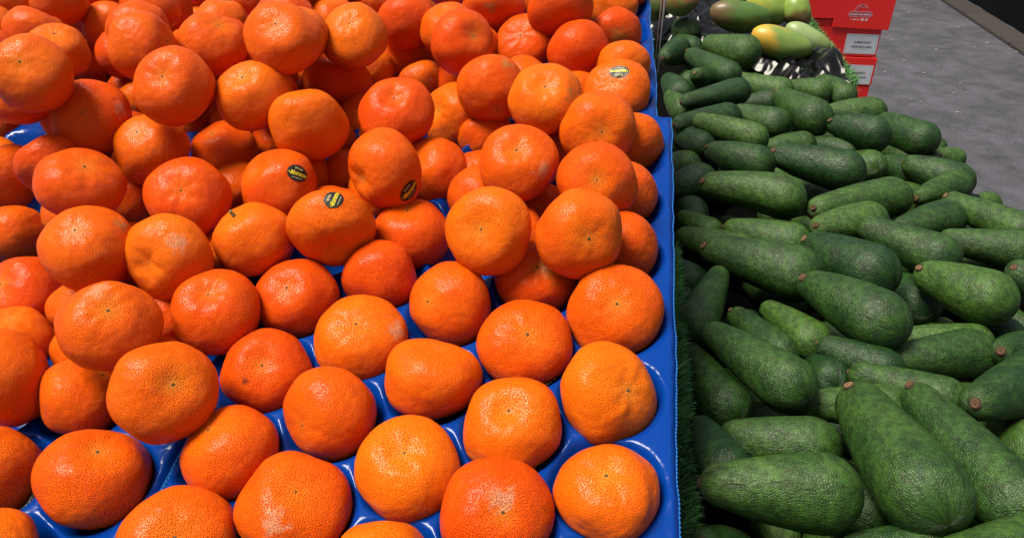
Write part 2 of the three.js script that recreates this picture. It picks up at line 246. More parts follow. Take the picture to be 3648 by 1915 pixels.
const SUNK = [ // mandarins seen in the gaps of the heap
 [-552,1178.1,-928.1,"mandarin sunk in the gap left of the heart shaped mandarin"],
 [-370.3,1097.2,-555.4,"mandarin sunk in the gap right of the creased mandarin"],
 [-799,1199.5,-1082.7,"mandarin sunk in the gap right of the flat crowned red mandarin"],
 [-427.6,1097,-556.6,"mandarin sunk in the gap left of the creased mandarin"],
 [-502.3,1167.2,-880,"mandarin sunk in the gap below the heart shaped mandarin"],
 [-592,1130,-731.5,"mandarin sunk in the gap below the shiny puckered mandarin"],
 [-79.9,1167.1,-800.7,"mandarin sunk in the gap below the greenish high mandarin"],
 [-500,1124.3,-695.3,"mandarin sunk in the gap below the golden bruised mandarin"],
 [-539.2,1133.1,-740.5,"mandarin sunk in the gap left of the golden bruised mandarin"],
 [-577.8,1189.3,-1004.3,"mandarin sunk in the gap above the heart shaped mandarin"],
 [-114,1225.6,-1049.4,"mandarin sunk in the gap right of the grey scarred mandarin"],
 [-318.6,1131.8,-675.7,"mandarin sunk in the gap right of the level sticker mandarin"],
 [-316.8,1188.8,-955.3,"mandarin sunk in the gap right of the folded mandarin"],
 [-625.5,1202.9,-1054.8,"mandarin sunk in the gap above the right dented mandarin"],
 [-347.7,1203.5,-1006,"mandarin sunk in the gap left of the tall smooth top mandarin"],
 [-384.3,1158.2,-831.4,"mandarin sunk in the gap above the smooth shouldered mandarin"],
 [-111.2,1177.2,-862.3,"mandarin sunk in the gap left of the greenish high mandarin"],
 [-375.6,1177.3,-903.4,"mandarin sunk in the gap left of the folded mandarin"],
 [-650,1139.6,-810.4,"mandarin sunk in the gap left of the shiny puckered mandarin"],
 [-682.9,1112.6,-698.5,"mandarin sunk in the gap left of the broad flattened mandarin"],
 [-564.9,1149.2,-816.8,"mandarin sunk in the gap left of the glossy crowned mandarin"],
 [-339.2,1069.4,-429.6,"mandarin sunk in the gap above the mandarin above the seam"],
 [-481.8,1069.8,-449.9,"mandarin sunk in the gap left of the widest lower left mandarin"],
 [-371.8,1123.1,-649.5,"mandarin sunk in the gap left of the level sticker mandarin"],
 [-245.8,1147,-759,"mandarin sunk in the gap below the dry crowned mandarin"],
 [-524.6,1102,-610.5,"mandarin sunk in the gap below the broad flattened mandarin"],
 [-89.5,1118.9,-601.7,"mandarin sunk in the gap right of the star stemmed mandarin"],
 [-406.3,1072.5,-449,"mandarin sunk in the gap below the widest lower left mandarin"],
 [-806.5,1184.5,-1029.2,"mandarin sunk in the gap above the ribbed top left mandarin"],
 [-305.7,1175.8,-881.9,"mandarin sunk in the gap below the folded mandarin"],
 [-425.1,1147.1,-778.3,"mandarin sunk in the gap below the bright pitted mandarin"],
 [-410.6,1107.5,-613.2,"mandarin sunk in the gap below the sunken stem mandarin"],
 [-88.6,1145.5,-699.8,"mandarin sunk in the gap left of the sunken star mandarin"],
 [-258.9,1114.7,-619.8,"mandarin sunk in the gap above the upright sticker mandarin"],
 [-444.5,1079,-496.4,"mandarin sunk in the gap above the widest lower left mandarin"],
 [-469.7,1183.7,-950.7,"mandarin sunk in the gap left of the big ribbed mandarin"],
 [-312.5,1141.9,-748.8,"mandarin sunk in the gap right of the smooth shouldered mandarin"],
 [-6.2,1241.1,-1095.6,"mandarin sunk in the gap above the rim mandarin with the sticker"],
 [-185,1196.2,-935.1,"mandarin sunk in the gap right of the mandarin with the upturned stem"],
 [-230,1127.3,-662.6,"mandarin sunk in the gap below the edge-on sticker mandarin"],
 [-618.9,1159.3,-893.9,"mandarin sunk in the gap below the right dented mandarin"],
 [-124.2,1134,-645,"mandarin sunk in the gap above the star stemmed mandarin"],
 [-575.4,1112.1,-665,"mandarin sunk in the gap right of the left edge mandarin above the middle"],
 [-350.2,1227.4,-902.5,"mandarin sunk in the gap right of the top edge sticker mandarin"],
 [-643.5,1175.3,-742.9,"mandarin sunk in the gap below the ribbed top left mandarin"],
 [-581.7,1200.6,-830.8,"mandarin sunk in the gap left of the right dented mandarin"],
 [-368,1189.1,-740.8,"mandarin sunk in the gap right of the bright pitted mandarin"],
 [-672.1,1187.8,-825.8,"mandarin sunk in the gap right of the ribbed top left mandarin"],
 [-466.7,1208,-854.4,"mandarin sunk in the gap right of the heart shaped mandarin"],
 [-301.1,1242.4,-959.3,"mandarin sunk in the gap above the tall smooth top mandarin"],
 [-503.7,1194.6,-799.3,"mandarin sunk in the gap above the glossy crowned mandarin"],
 [-468.8,1184.8,-756,"mandarin sunk in the gap right of the glossy crowned mandarin"],
 [-712,1237.8,-1029.3,"mandarin sunk in the gap above the shiny puckered mandarin"],
 [-543.8,1150.8,-622.2,"mandarin sunk in the gap above the scratched mandarin"],
 [-492.8,1220.7,-904.1,"mandarin sunk in the gap left of the top edge sticker mandarin"],
 [-374.5,1248.5,-1022.7,"mandarin sunk in the gap left of the mandarin with the upturned stem"],
 [-205.3,1229.6,-881.5,"mandarin sunk in the gap above the mandarin with the upturned stem"],
 [-564.8,1169,-694.4,"mandarin sunk in the gap above the broad flattened mandarin"],
 [-570.1,1237.4,-1024.5,"mandarin sunk in the gap above the bright pitted mandarin"],
 [-234.1,1251.7,-1004.8,"mandarin sunk in the gap left of the grey scarred mandarin"],
 [-389.8,1198.8,-797.3,"mandarin sunk in the gap below the big ribbed mandarin"],
 [-650.5,1204.6,-690.1,"mandarin sunk in the gap left of the ribbed top left mandarin"],
 [-599,1224.9,-743.8,"mandarin sunk in the gap below the flat crowned red mandarin"],
 [-655.6,1232,-789.1,"mandarin sunk in the gap above the golden bruised mandarin"],
 [-741.5,1247.9,-875.6,"mandarin sunk in the gap left of the bright pitted mandarin"],
 [-677.5,1219.1,-733.1,"mandarin sunk in the gap above the creased mandarin"],
 [-371.8,1249.4,-816.4,"mandarin sunk in the gap above the big ribbed mandarin"],
 [-676.9,1245.2,-868.5,"mandarin sunk in the gap above the flat crowned red mandarin"],
 [-590.7,1203.1,-662.1,"mandarin sunk in the gap left of the stem stub mandarin"],
 [-339.5,1242.2,-768.9,"mandarin sunk in the gap above the level sticker mandarin"],
 [-394.9,1265.7,-899.9,"mandarin sunk in the gap right of the right dented mandarin"],
 [-731.1,1228.6,-807.4,"mandarin sunk in the gap above the green tinged mandarin"],
 [-538.2,1238.2,-800.7,"mandarin sunk in the gap above the sunken stem mandarin"],
 [-549.9,1248.7,-852.6,"mandarin sunk in the gap above the stem stub mandarin"],
];
const DEEP = [ // avocados seen in the gaps of the heap
 [543.3,868,-1160.2,3.28,"dark avocado buried just left of the straight orange stemmed avocado"],
 [263.9,868,-683.9,5.35,"dark avocado buried just below the light level avocado"],
 [184.6,868,-1971.6,2.86,"dark avocado buried just above the slim bright necked avocado"],
 [170.6,868,-536.1,1.38,"dark avocado buried just below the scratched avocado"],
 [436.8,868,-1532.4,0.72,"dark avocado buried just left of the ridged orange stemmed avocado"],
 [290.4,868,-806.8,1.18,"dark avocado buried just above the light level avocado"],
 [151.7,868,-1277.7,3.36,"dark avocado buried just left of the stout dark tipped avocado"],
 [479.7,868,-814.1,1.83,"dark avocado buried just right of the grey ended avocado"],
 [187.1,868,-768.7,2.60,"dark avocado buried just below the deeply ridged avocado"],
 [297.2,868,-1962.1,2.25,"dark avocado buried just below the uppermost dark avocado"],
 [487,868,-1102.9,3.26,"dark avocado buried just right of the long ridged avocado"],
 [271.2,868,-983.8,4.34,"dark avocado buried just right of the large rough avocado"],
 [181.9,868,-1895.1,0.23,"dark avocado buried just above the stout dark tipped avocado"],
 [148.8,868,-1829.8,5.06,"dark avocado buried just left of the dark stemmed back avocado"],
 [220.5,868,-947.4,4.07,"dark avocado buried just below the large rough avocado"],
 [266.1,868,-1225.8,4.82,"dark avocado buried just right of the long dark cratered avocado"],
 [317.9,868,-548.4,1.30,"dark avocado buried just below the long pale avocado"],
 [367.2,868,-574.2,1.11,"dark avocado buried just right of the biggest scarred avocado"],
 [501.4,868,-1532.2,1.72,"dark avocado buried just right of the ridged orange stemmed avocado"],
 [176.4,868,-1766,4.86,"dark avocado buried just above the long dark cratered avocado"],
 [200.5,868,-1122.7,4.07,"dark avocado buried just right of the dark avocado behind the rough one"],
 [434.3,868,-1233.4,3.07,"dark avocado buried just right of the avocado with twin pale patches"],
 [265.2,868,-581,4.59,"dark avocado buried just right of the level yellow specked avocado"],
 [362,868,-1684.3,2.34,"dark avocado buried just above the big speckled avocado"],
 [320.9,868,-854.5,3.76,"dark avocado buried just below the large middle avocado"],
 [514.2,868,-1048.3,3.26,"dark avocado buried just above the plump right avocado"],
 [289.5,868,-1351.1,1.88,"dark avocado buried just left of the big speckled avocado"],
 [167.3,868,-711.7,0.24,"dark avocado buried just above the scratched avocado"],
 [216.9,868,-1471.7,4.39,"dark avocado buried just below the slim bright necked avocado"],
 [375.5,868,-1376.8,1.72,"dark avocado buried just left of the avocado with twin pale patches"],
 [475.8,868,-1403.7,5.92,"dark avocado buried just above the avocado with twin pale patches"],
 [318.4,868,-1536.5,1.67,"dark avocado buried just below the dark stemmed back avocado"],
 [435.4,868,-1182.6,0.12,"dark avocado buried just left of the long ridged avocado"],
 [167.3,868,-1652.9,1.79,"dark avocado buried just below the slanting cracked avocado"],
 [459.3,868,-996,4.93,"dark avocado buried just left of the plump right avocado"],
 [128.2,868,-1145.3,1.40,"dark avocado buried just above the dark avocado behind the rough one"],
 [387.4,868,-763.5,5.24,"dark avocado buried just right of the long pale avocado"],
 [309.8,868,-1911.3,2.85,"dark avocado buried just right of the slanting cracked avocado"],
 [519.8,868,-924.5,1.01,"dark avocado buried just right of the plump right avocado"],
 [385.8,868,-680,0.37,"dark avocado buried just below the grey ended avocado"],
 [302.6,868,-1822.2,1.71,"dark avocado buried just right of the dull tapering avocado"],
 [415.9,868,-867.3,5.32,"dark avocado buried just above the grey ended avocado"],
 [363.4,868,-1626.5,2.99,"dark avocado buried just left of the pale avocado by the boxes"],
 [380,868,-1064.5,3.51,"dark avocado buried just right of the avocado with two brown spots"],
 [231.2,868,-1333.8,0.92,"dark avocado buried just below the stout dark tipped avocado"],
 [128.1,868,-1472.9,3.15,"dark avocado buried just left of the slim bright necked avocado"],
 [219.4,868,-514.4,4.98,"dark avocado buried just below the flaking avocado"],
 [168.6,868,-844.9,5.30,"dark avocado buried just left of the flaking avocado"],
 [170.6,868,-1034.6,5.66,"dark avocado buried just below the dark avocado behind the rough one"],
 [128.8,868,-1555.3,5.48,"dark avocado buried just left of the long dark cratered avocado"],
 [172.8,868,-635.1,1.84,"dark avocado buried just left of the scratched avocado"],
 [523.2,868,-1295.2,6.09,"dark avocado buried just left of the shiny crowned avocado"],
];
const SPOTS = [[2.25, 6.86, 0.006], [2.47, 6.39, 0.006], [2.67, 6.47, 0.004], [2.11, 5.72, 0.006], [2.52, 5.95, 0.007], [2.63, 5.73, 0.005], [1.62, 5.11, 0.004], [1.86, 5.13, 0.004], [2.00, 5.31, 0.003], [2.01, 4.93, 0.003], [1.91, 4.74, 0.003], [1.63, 4.58, 0.003], [1.82, 4.39, 0.006], [2.40, 5.83, 0.003], [1.88, 5.93, 0.003], [1.81, 5.39, 0.003], [1.67, 4.54, 0.002], [1.99, 4.76, 0.002]]; // pale spots trodden into the street: x, depth, size

// ---------------------------------------------------------------- helpers
const V = (x, y, z) => new THREE.Vector3(x, y, z);
const noise = new ImprovedNoise();
const N3 = (x, y, z) => noise.noise(x, y, z);
function rng(seed) { let s = (seed * 2654435761) >>> 0 || 1; return () => { s = (s + 0x6d2b79f5) | 0; let t = Math.imul(s ^ (s >>> 15), 1 | s); t = (t + Math.imul(t ^ (t >>> 7), 61 | t)) ^ t; return ((t ^ (t >>> 14)) >>> 0) / 4294967296; }; }
const smooth = (a, b, x) => { const t = Math.min(1, Math.max(0, (x - a) / (b - a))); return t * t * (3 - 2 * t); };
const mix = (a, b, t) => a + (b - a) * t;
const used = {};
function numbered(n) { const k = used[n] = (used[n] ?? -1) + 1; return k ? n + '_' + String(k).padStart(3, '0') : n; }
function shade(o) { o.castShadow = true; o.receiveShadow = true; return o; }
function group(name, label, category, set) { const g = new THREE.Group(); g.name = numbered(name); g.userData = { label, category }; if (set) g.userData.group = set; scene.add(g); return g; }
function part(name, geo, mat, parent, label) { const m = shade(new THREE.Mesh(geo, mat)); m.name = name; if (label) m.userData.label = label; parent.add(m); return m; }
function structure(name, geo, mat) { const m = shade(new THREE.Mesh(geo, mat)); m.name = name; m.userData = { kind: 'structure', label: '', category: name }; scene.add(m); return m; }
function box(w, h, d, x, y, z, r = 0.003) { const g = new RoundedBoxGeometry(w, h, d, 2, Math.min(r, w / 3, h / 3, d / 3)); g.translate(x, y, z); return g; }
function geom(pos, idx, uv, col) {
  const g = new THREE.BufferGeometry();
  g.setAttribute('position', new THREE.Float32BufferAttribute(pos, 3));
  if (uv) g.setAttribute('uv', new THREE.Float32BufferAttribute(uv, 2));
  if (col) g.setAttribute('color', new THREE.Float32BufferAttribute(col, 3));
  g.setIndex(idx); g.computeVertexNormals(); return g;
}
// tiling noise on a torus of p cells
function tileNoise(p, seed) {
  const r = rng(seed), t = Float32Array.from({ length: p * p }, () => r());
  return (x, y) => { const X = Math.floor(x), Y = Math.floor(y), fx = x - X, fy = y - Y, u = fx * fx * (3 - 2 * fx), v = fy * fy * (3 - 2 * fy), i = (a, b) => t[(((b % p) + p) % p) * p + (((a % p) + p) % p)]; return mix(mix(i(X, Y), i(X + 1, Y), u), mix(i(X, Y + 1), i(X + 1, Y + 1), u), v); };
}
// distances to the nearest and second nearest of jittered points, tiling every p cells
function cells(p, seed) {
  const r = rng(seed), t = Array.from({ length: p * p }, () => [r(), r(), r()]);
  return (x, y) => { const X = Math.floor(x), Y = Math.floor(y); let a = 9, b = 9, k = 0; for (let j = -1; j < 2; j++) for (let i = -1; i < 2; i++) { const c = t[(((Y + j) % p + p) % p) * p + ((X + i) % p + p) % p], d = Math.hypot(X + i + c[0] - x, Y + j + c[1] - y); if (d < a) { b = a; a = d; k = c[2]; } else if (d < b) b = d; } return [a, b, k]; };
}
function dataMap(n, fill, srgb) {
  const d = new Uint8Array(n * n * 4);
  for (let y = 0; y < n; y++) for (let x = 0; x < n; x++) { const c = fill(x / n, y / n), o = (y * n + x) * 4; for (let k = 0; k < 3; k++) d[o + k] = Math.max(0, Math.min(255, 255 * (c.length ? c[k] : c))); d[o + 3] = 255; }
  const t = new THREE.DataTexture(d, n, n); t.wrapS = t.wrapT = THREE.RepeatWrapping; t.magFilter = THREE.LinearFilter; t.minFilter = THREE.LinearMipmapLinearFilter; t.generateMipmaps = true;
  if (srgb) t.colorSpace = THREE.SRGBColorSpace; t.needsUpdate = true; return t;
}
function canvasMap(w, h, draw) { const c = document.createElement('canvas'); c.width = w; c.height = h; draw(c.getContext('2d'), w, h); const t = new THREE.CanvasTexture(c); t.colorSpace = THREE.SRGBColorSpace; t.needsUpdate = true; return t; }
const lin = (r, g, b) => new THREE.Color().setRGB(r, g, b);
const std = (c, rough, extra = {}) => new THREE.MeshStandardMaterial({ color: c, roughness: rough, ...extra });
const phys = (c, rough, extra = {}) => new THREE.MeshPhysicalMaterial({ color: c, roughness: rough, ...extra });

// ---------------------------------------------------------------- materials
const peelCells = cells(34, 3), peelWave = tileNoise(9, 4), peelFine = tileNoise(64, 5);
const peelBump = dataMap(512, (u, v) => { const [a, b] = peelCells(u * 34, v * 34); return 0.1 + 0.5 * smooth(0.02, 0.42, a) + 0.06 * (b - a) + 0.34 * peelWave(u * 9, v * 9); });
const peelTint = dataMap(512, (u, v) => { const [a, , k] = peelCells(u * 34, v * 34), p = smooth(0.0, 0.34, a), s = 0.84 + 0.16 * p + 0.05 * (peelFine(u * 64, v * 64) - 0.5) ; const y = 0.82 + 0.18 * p; return [Math.min(1, s + 0.02 * k), y * (0.94 + 0.06 * k), y]; }, true);
const PEEL = phys(0xffffff, 0.33, { vertexColors: true, map: peelTint, bumpMap: peelBump, bumpScale: 0.0012, specularIntensity: 0.33 });
const SCAR_STEM = std(lin(0.05, 0.045, 0.015), 0.9);
const STUB = std(lin(0.16, 0.17, 0.05), 0.8);
const skinCells = cells(22, 11), skinBig = tileNoise(12, 12), skinLong = tileNoise(24, 13), skinFine = tileNoise(96, 14), lent = cells(26, 15);
const skinBump = dataMap(512, (u, v) => { const [a, b] = skinCells(u * 22, v * 22); const wr = Math.abs(skinLong(u * 24, v * 12) - 0.5) * 2; return 0.3 * smooth(0, 0.5, b - a) + 0.3 * wr + 0.4 * skinBig(u * 12, v * 12); });
const skinTint = dataMap(512, (u, v) => {
  const [a, , k] = lent(u * 26, v * 26), dot = k > 0.3 ? 1 - smooth(0.12, 0.22 + 0.14 * k, a) : 0, m = 0.66 + 0.3 * skinBig(u * 12, v * 12) + 0.06 * (skinFine(u * 96, v * 96) - 0.5), wr = 0.92 + 0.08 * smooth(0.02, 0.2, Math.abs(skinLong(u * 24, v * 12) - 0.5));
  const s = m * wr; return [mix(s * 0.76, 1, dot * 0.4), mix(s * 0.9, 1, dot * 0.35), mix(s * 0.84, 0.75, dot * 0.4)];
}, true);
const SKIN = phys(0xffffff, 0.45, { vertexColors: true, map: skinTint, bumpMap: skinBump, bumpScale: 0.0009, specularIntensity: 0.7 });
const MANGO_SKIN = phys(0xffffff, 0.4, { vertexColors: true, specularIntensity: 0.8 });
const CORK = std(lin(0.1, 0.05, 0.024), 0.95), CORK_DARK = std(lin(0.05, 0.028, 0.016), 0.95), CORK_PALE = std(lin(0.17, 0.095, 0.042), 0.95);
const wrinkle = tileNoise(16, 21), wrinkle2 = tileNoise(40, 22);
const filmBump = dataMap(512, (u, v) => 0.6 * wrinkle(u * 16, v * 16) + 0.4 * wrinkle2(u * 40, v * 40));
const BLUE = phys(lin(0.0001, 0.03, 0.21), 0.17, { side: THREE.DoubleSide, specularIntensity: 0.45, bumpMap: filmBump, bumpScale: 0.0004 });
const BLUE_EDGE = phys(lin(0.03, 0.22, 0.75), 0.25, { side: THREE.DoubleSide });
const BLACK_FILM = phys(lin(0.003, 0.003, 0.004), 0.2, { side: THREE.DoubleSide, specularIntensity: 0.5 });
const FLOOR_FILM = phys(lin(0.003, 0.003, 0.003), 1, { specularIntensity: 0.03, side: THREE.DoubleSide });
const TURF_BACK = std(lin(0.012, 0.04, 0.01), 0.95);
const TURF = std(lin(0.06, 0.19, 0.045), 0.6, { side: THREE.DoubleSide });
const WOOD = std(lin(0.22, 0.14, 0.08), 0.8);
const RED = std(lin(0.9, 0.022, 0.018), 0.5);
const RED_EDGE = std(lin(0.25, 0.12, 0.07), 0.85);

// ---------------------------------------------------------------- ground across the aisle
{
  const n1 = tileNoise(8, 31), n2 = tileNoise(32, 32), n3 = tileNoise(256, 33), sp = cells(60, 34), gr = cells(180, 35);
  const tint = dataMap(1024, (u, v) => {
    const [a, , k] = sp(u * 60, v * 60), [ga, , gk] = gr(u * 180, v * 180);
    const speck = (k > 0.8 ? 1 - smooth(0.06, 0.12 + (k - 0.8) * 0.6, a) : 0) * 0.35 + (gk > 0.93 ? 1 - smooth(0.1, 0.35, ga) : 0) * 0.25;
    const b = 0.245 + 0.05 * (n1(u * 8, v * 8) - 0.5) + 0.07 * (n2(u * 32, v * 32) - 0.5) + 0.05 * (n3(u * 256, v * 256) - 0.5);
    return [mix(b * 0.97, 0.55, speck), mix(b * 0.965, 0.55, speck), mix(b * 1.1, 0.7, speck)];
  }, true);
  const bump = dataMap(1024, (u, v) => 0.5 * n3(u * 256, v * 256) + 0.5 * gr(u * 180, v * 180)[0]);
  tint.repeat.set(20, 20); bump.repeat.set(20, 20);
  const g = new THREE.PlaneGeometry(40, 40); g.rotateX(-Math.PI / 2);
  const ground = structure('ground', g, std(0xffffff, 0.85, { map: tint, bumpMap: bump, bumpScale: 0.001 }));
  ground.position.set(0, 0, -8);
  ground.userData.label = 'grey worn asphalt of the market street';
  // trodden pale spots
  const pale = std(lin(0.17, 0.17, 0.18), 0.8), r = rng(77);
  for (const [a, b, s] of SPOTS) {
    const pts = []; for (let k = 0; k < 11; k++) { const q = k / 11 * 6.283, w = s * (0.75 + 0.5 * r()); pts.push(new THREE.Vector2(Math.cos(q) * w * 1.3, Math.sin(q) * w)); }
    const sh = new THREE.ExtrudeGeometry(new THREE.Shape(pts), { depth: 0.003, bevelEnabled: true, bevelSize: 0.003, bevelThickness: 0.002, bevelSegments: 1 });
    sh.rotateX(-Math.PI / 2); sh.translate(a, 0.001, -b + 8); part('pale_spot', sh, pale, ground);
  }
  // kerb stones
  const kerb = new THREE.Group(); kerb.name = 'kerb'; kerb.userData = { kind: 'structure', label: 'brownish kerb stones along the far side of the street', category: 'kerb' }; scene.add(kerb);
  const kn = tileNoise(64, 41), kt = dataMap(256, (u, v) => { const q = 0.78 + 0.3 * kn(u * 64, v * 64) * kn(u * 16, v * 16); return [q, q, q]; }, true);
  const tones = [[0.036, 0.028, 0.027], [0.04, 0.031, 0.03], [0.033, 0.026, 0.025]].map((c) => std(lin(...c), 0.85, { map: kt }));
  for (let k = 0; k < 9; k++) part('kerb_stone', box(0.19, 0.03, 0.885, 2.735, 0.012, -(2.76 + 0.895 * k), 0.006), tones[k % 3], kerb);
  // upright black panel standing for the dark area past the kerb
  const sk = group('black_panel', 'black cloth standing across the street', 'stall skirt');
  const pos = [], idx = [], nx = 160, ny = 10;
  for (let j = 0; j <= ny; j++) for (let i = 0; i <= nx; i++) { const b = 2.4 + i * 0.05, t = j / ny; pos.push(2.875 + 0.02 * Math.sin(b * 9 + 2 * N3(b, 0, 3)) * (1 - 0.6 * t) - 0.02 * (1 - t), 0.02 + 0.95 * t, -b); }
  for (let j = 0; j < ny; j++) for (let i = 0; i < nx; i++) { const a = j * (nx + 1) + i; idx.push(a, a + 1, a + nx + 1, a + 1, a + nx + 2, a + nx + 1); }
  const black = phys(lin(0.004, 0.004, 0.005), 0.95, { specularIntensity: 0.1, side: THREE.DoubleSide });
  part('panel', geom(pos, idx), black, sk);
  part('table_top', box(1.2, 0.03, 8.1, 3.47, 0.99, -6.4), black, sk);
}

// ---------------------------------------------------------------- turf
const bladeGeo = (() => { const g = geom([-0.0007, 0, 0, 0.0007, 0, 0, -0.0006, 0.008, 0.001, 0.0006, 0.008, 0.001, 0, 0.015, 0.004], [0, 1, 2, 1, 3, 2, 2, 3, 4]); return g; })();
function turf(parent, n, seed, place) { // blades scattered by place(r) -> [point, outward direction]
  const m = new THREE.InstancedMesh(bladeGeo, TURF, n), r = rng(seed), q = new THREE.Quaternion(), q2 = new THREE.Quaternion(), M = new THREE.Matrix4(), c = new THREE.Color();
  for (let k = 0; k < n; k++) {
    const [p, o] = place(r); const dir = o.clone().add(V(r() - 0.5, r() * 0.9 - 0.25, r() - 0.5).multiplyScalar(1.1)).normalize();
    q.setFromUnitVectors(V(0, 1, 0), dir); q2.setFromAxisAngle(V(0, 1, 0), r() * 6.283); q.multiply(q2);
    const s = 0.75 + 0.6 * r(); M.compose(p, q, V(s * 1.15, s, s)); m.setMatrixAt(k, M);
    const t = 0.6 + 0.8 * r(); c.setRGB(t * (0.9 + 0.3 * r()), t, t * (0.8 + 0.4 * r())); m.setColorAt(k, c);
  }
  m.name = 'blades'; m.userData.kind = 'stuff'; shade(m); parent.add(m); return m;
}

// ---------------------------------------------------------------- stands
const slope = (b) => 1.0736 + (b - 0.3651) * 0.2248; // height of the mandarin centres over the stand
{
  const st = group('sloping_stand', 'sloping wooden stand under the blue mandarin trays', 'stand');
  const rr = V(...TRAY.r), dd = V(...TRAY.d), nn = V(...TRAY.n), t = part('board', box(1.0, 0.018, 1.2, 0, 0, 0), WOOD, st);
  t.quaternion.setFromRotationMatrix(new THREE.Matrix4().makeBasis(rr, nn, dd.clone().negate())); t.position.set(...TRAY.o).addScaledVector(rr, -0.505).addScaledVector(dd, 0.45).addScaledVector(nn, -0.058);
  for (const [x, b] of [[-0.93, 0.26], [-0.05, 0.26], [-0.93, 0.99], [-0.05, 0.99]]) { const h = slope(b) - 0.082 + x * 0.046; part('leg', box(0.04, h, 0.04, x, h / 2, -b), WOOD, st); }
  // turf covered side board
  const sw = group('turf_side_board', 'strip of green artificial turf beside the blue tray', 'turf');
  const pts = [[0.2, 0.78], [1.3, 0.78], [1.3, 0.955], [0.2, 0.955]].map(([b, y]) => new THREE.Vector2(b, y));
  const sg = new THREE.ExtrudeGeometry(new THREE.Shape(pts), { depth: 0.012, bevelEnabled: false }); sg.rotateY(Math.PI / 2); sg.translate(0.061, 0, 0);
  part('backing', sg, TURF_BACK, sw);
  turf(sw, 16000, 51, (r) => { const b = 0.3 + 0.6 * r(); return [V(0.0735, 0.955 - 0.14 * r() ** 1.5, -b), V(1, 0.25, 0)]; });
}
{
  // the avocado bin: a table, low walls, the black film that lines it
  const tb = group('avocado_table', 'wooden table carrying the avocados and mangoes', 'table');
  part('table_top', box(0.50, 0.03, 1.42, 0.315, 0.80, -0.98), WOOD, tb);
  part('rear_table_top', box(0.42, 0.03, 0.95, 0.27, 0.80, -2.17), WOOD, tb);
  for (const x of [0.12, 0.44]) for (const b of [0.3, 2.6]) part('leg', box(0.05, 0.785, 0.05, x, 0.3925, -b), WOOD, tb);
  const ln = group('black_liner', 'black plastic film edging the avocado heap at the street side', 'plastic liner');
  const path = new THREE.CatmullRomCurve3([V(0.595, 0.91, -0.30), V(0.595, 0.912, -0.7), V(0.588, 0.908, -1.1), V(0.572, 0.91, -1.2), V(0.56, 0.905, -1.32), V(0.566, 0.908, -1.42), V(0.558, 0.908, -1.52), V(0.515, 0.912, -1.60), V(0.48, 0.90, -1.63)]);
  const n = 220, prof = [[-0.10, -0.105], [-0.06, -0.07], [-0.028, -0.025], [-0.01, -0.004], [0, 0.002], [0.008, -0.002], [0.011, -0.02], [0.010, -0.05], [0.008, -0.085]], pos = [], idx = [], uv = [];
  for (let i = 0; i <= n; i++) { const t = i / n, p = path.getPoint(t), tg = path.getTangent(t), out = V(-tg.z, 0, tg.x).normalize(); if (out.x < 0 && tg.z < 0) out.negate();
    prof.forEach(([o, y], j) => { const w = N3(t * 34, j * 0.5, 1) * 0.012 + N3(t * 90, j * 0.6, 5) * 0.003; pos.push(p.x + out.x * (o + w * (j > 2 ? 1 : 0.4)), Math.max(0.818, p.y + y + N3(t * 45, j * 0.4, 8) * 0.012), p.z + out.z * (o + w)); uv.push(t * 6, j * 0.1); }); }
  const m = prof.length; for (let i = 0; i < n; i++) for (let j = 0; j < m - 1; j++) { const a = i * m + j; idx.push(a, a + m, a + 1, a + 1, a + m, a + m + 1); }
  part('film', geom(pos, idx, uv), BLACK_FILM, ln);
  // the film on the floor of the bin, humped under the heap
  const fp = [], fi = [], fu = [], A = 40, B = 110;
  for (let j = 0; j <= B; j++) for (let i = 0; i <= A; i++) { const b = 0.25 + 1.95 * j / B, a = 0.075 + (b > 1.6 ? 0.385 : 0.5) * i / A; const e = Math.min(i / A, 1 - i / A) * 4; fp.push(a, 0.83 + 0.02 * Math.min(1, e) + 0.012 * N3(a * 20, b * 20, 2) + 0.006 * N3(a * 70, b * 70, 4), -b); fu.push(a * 4, b * 4); }
  for (let j = 0; j < B; j++) for (let i = 0; i < A; i++) { const a = j * (A + 1) + i; fi.push(a, a + 1, a + A + 1, a + 1, a + A + 2, a + A + 1); }
  part('floor_film', geom(fp, fi, fu), FLOOR_FILM, ln);
}
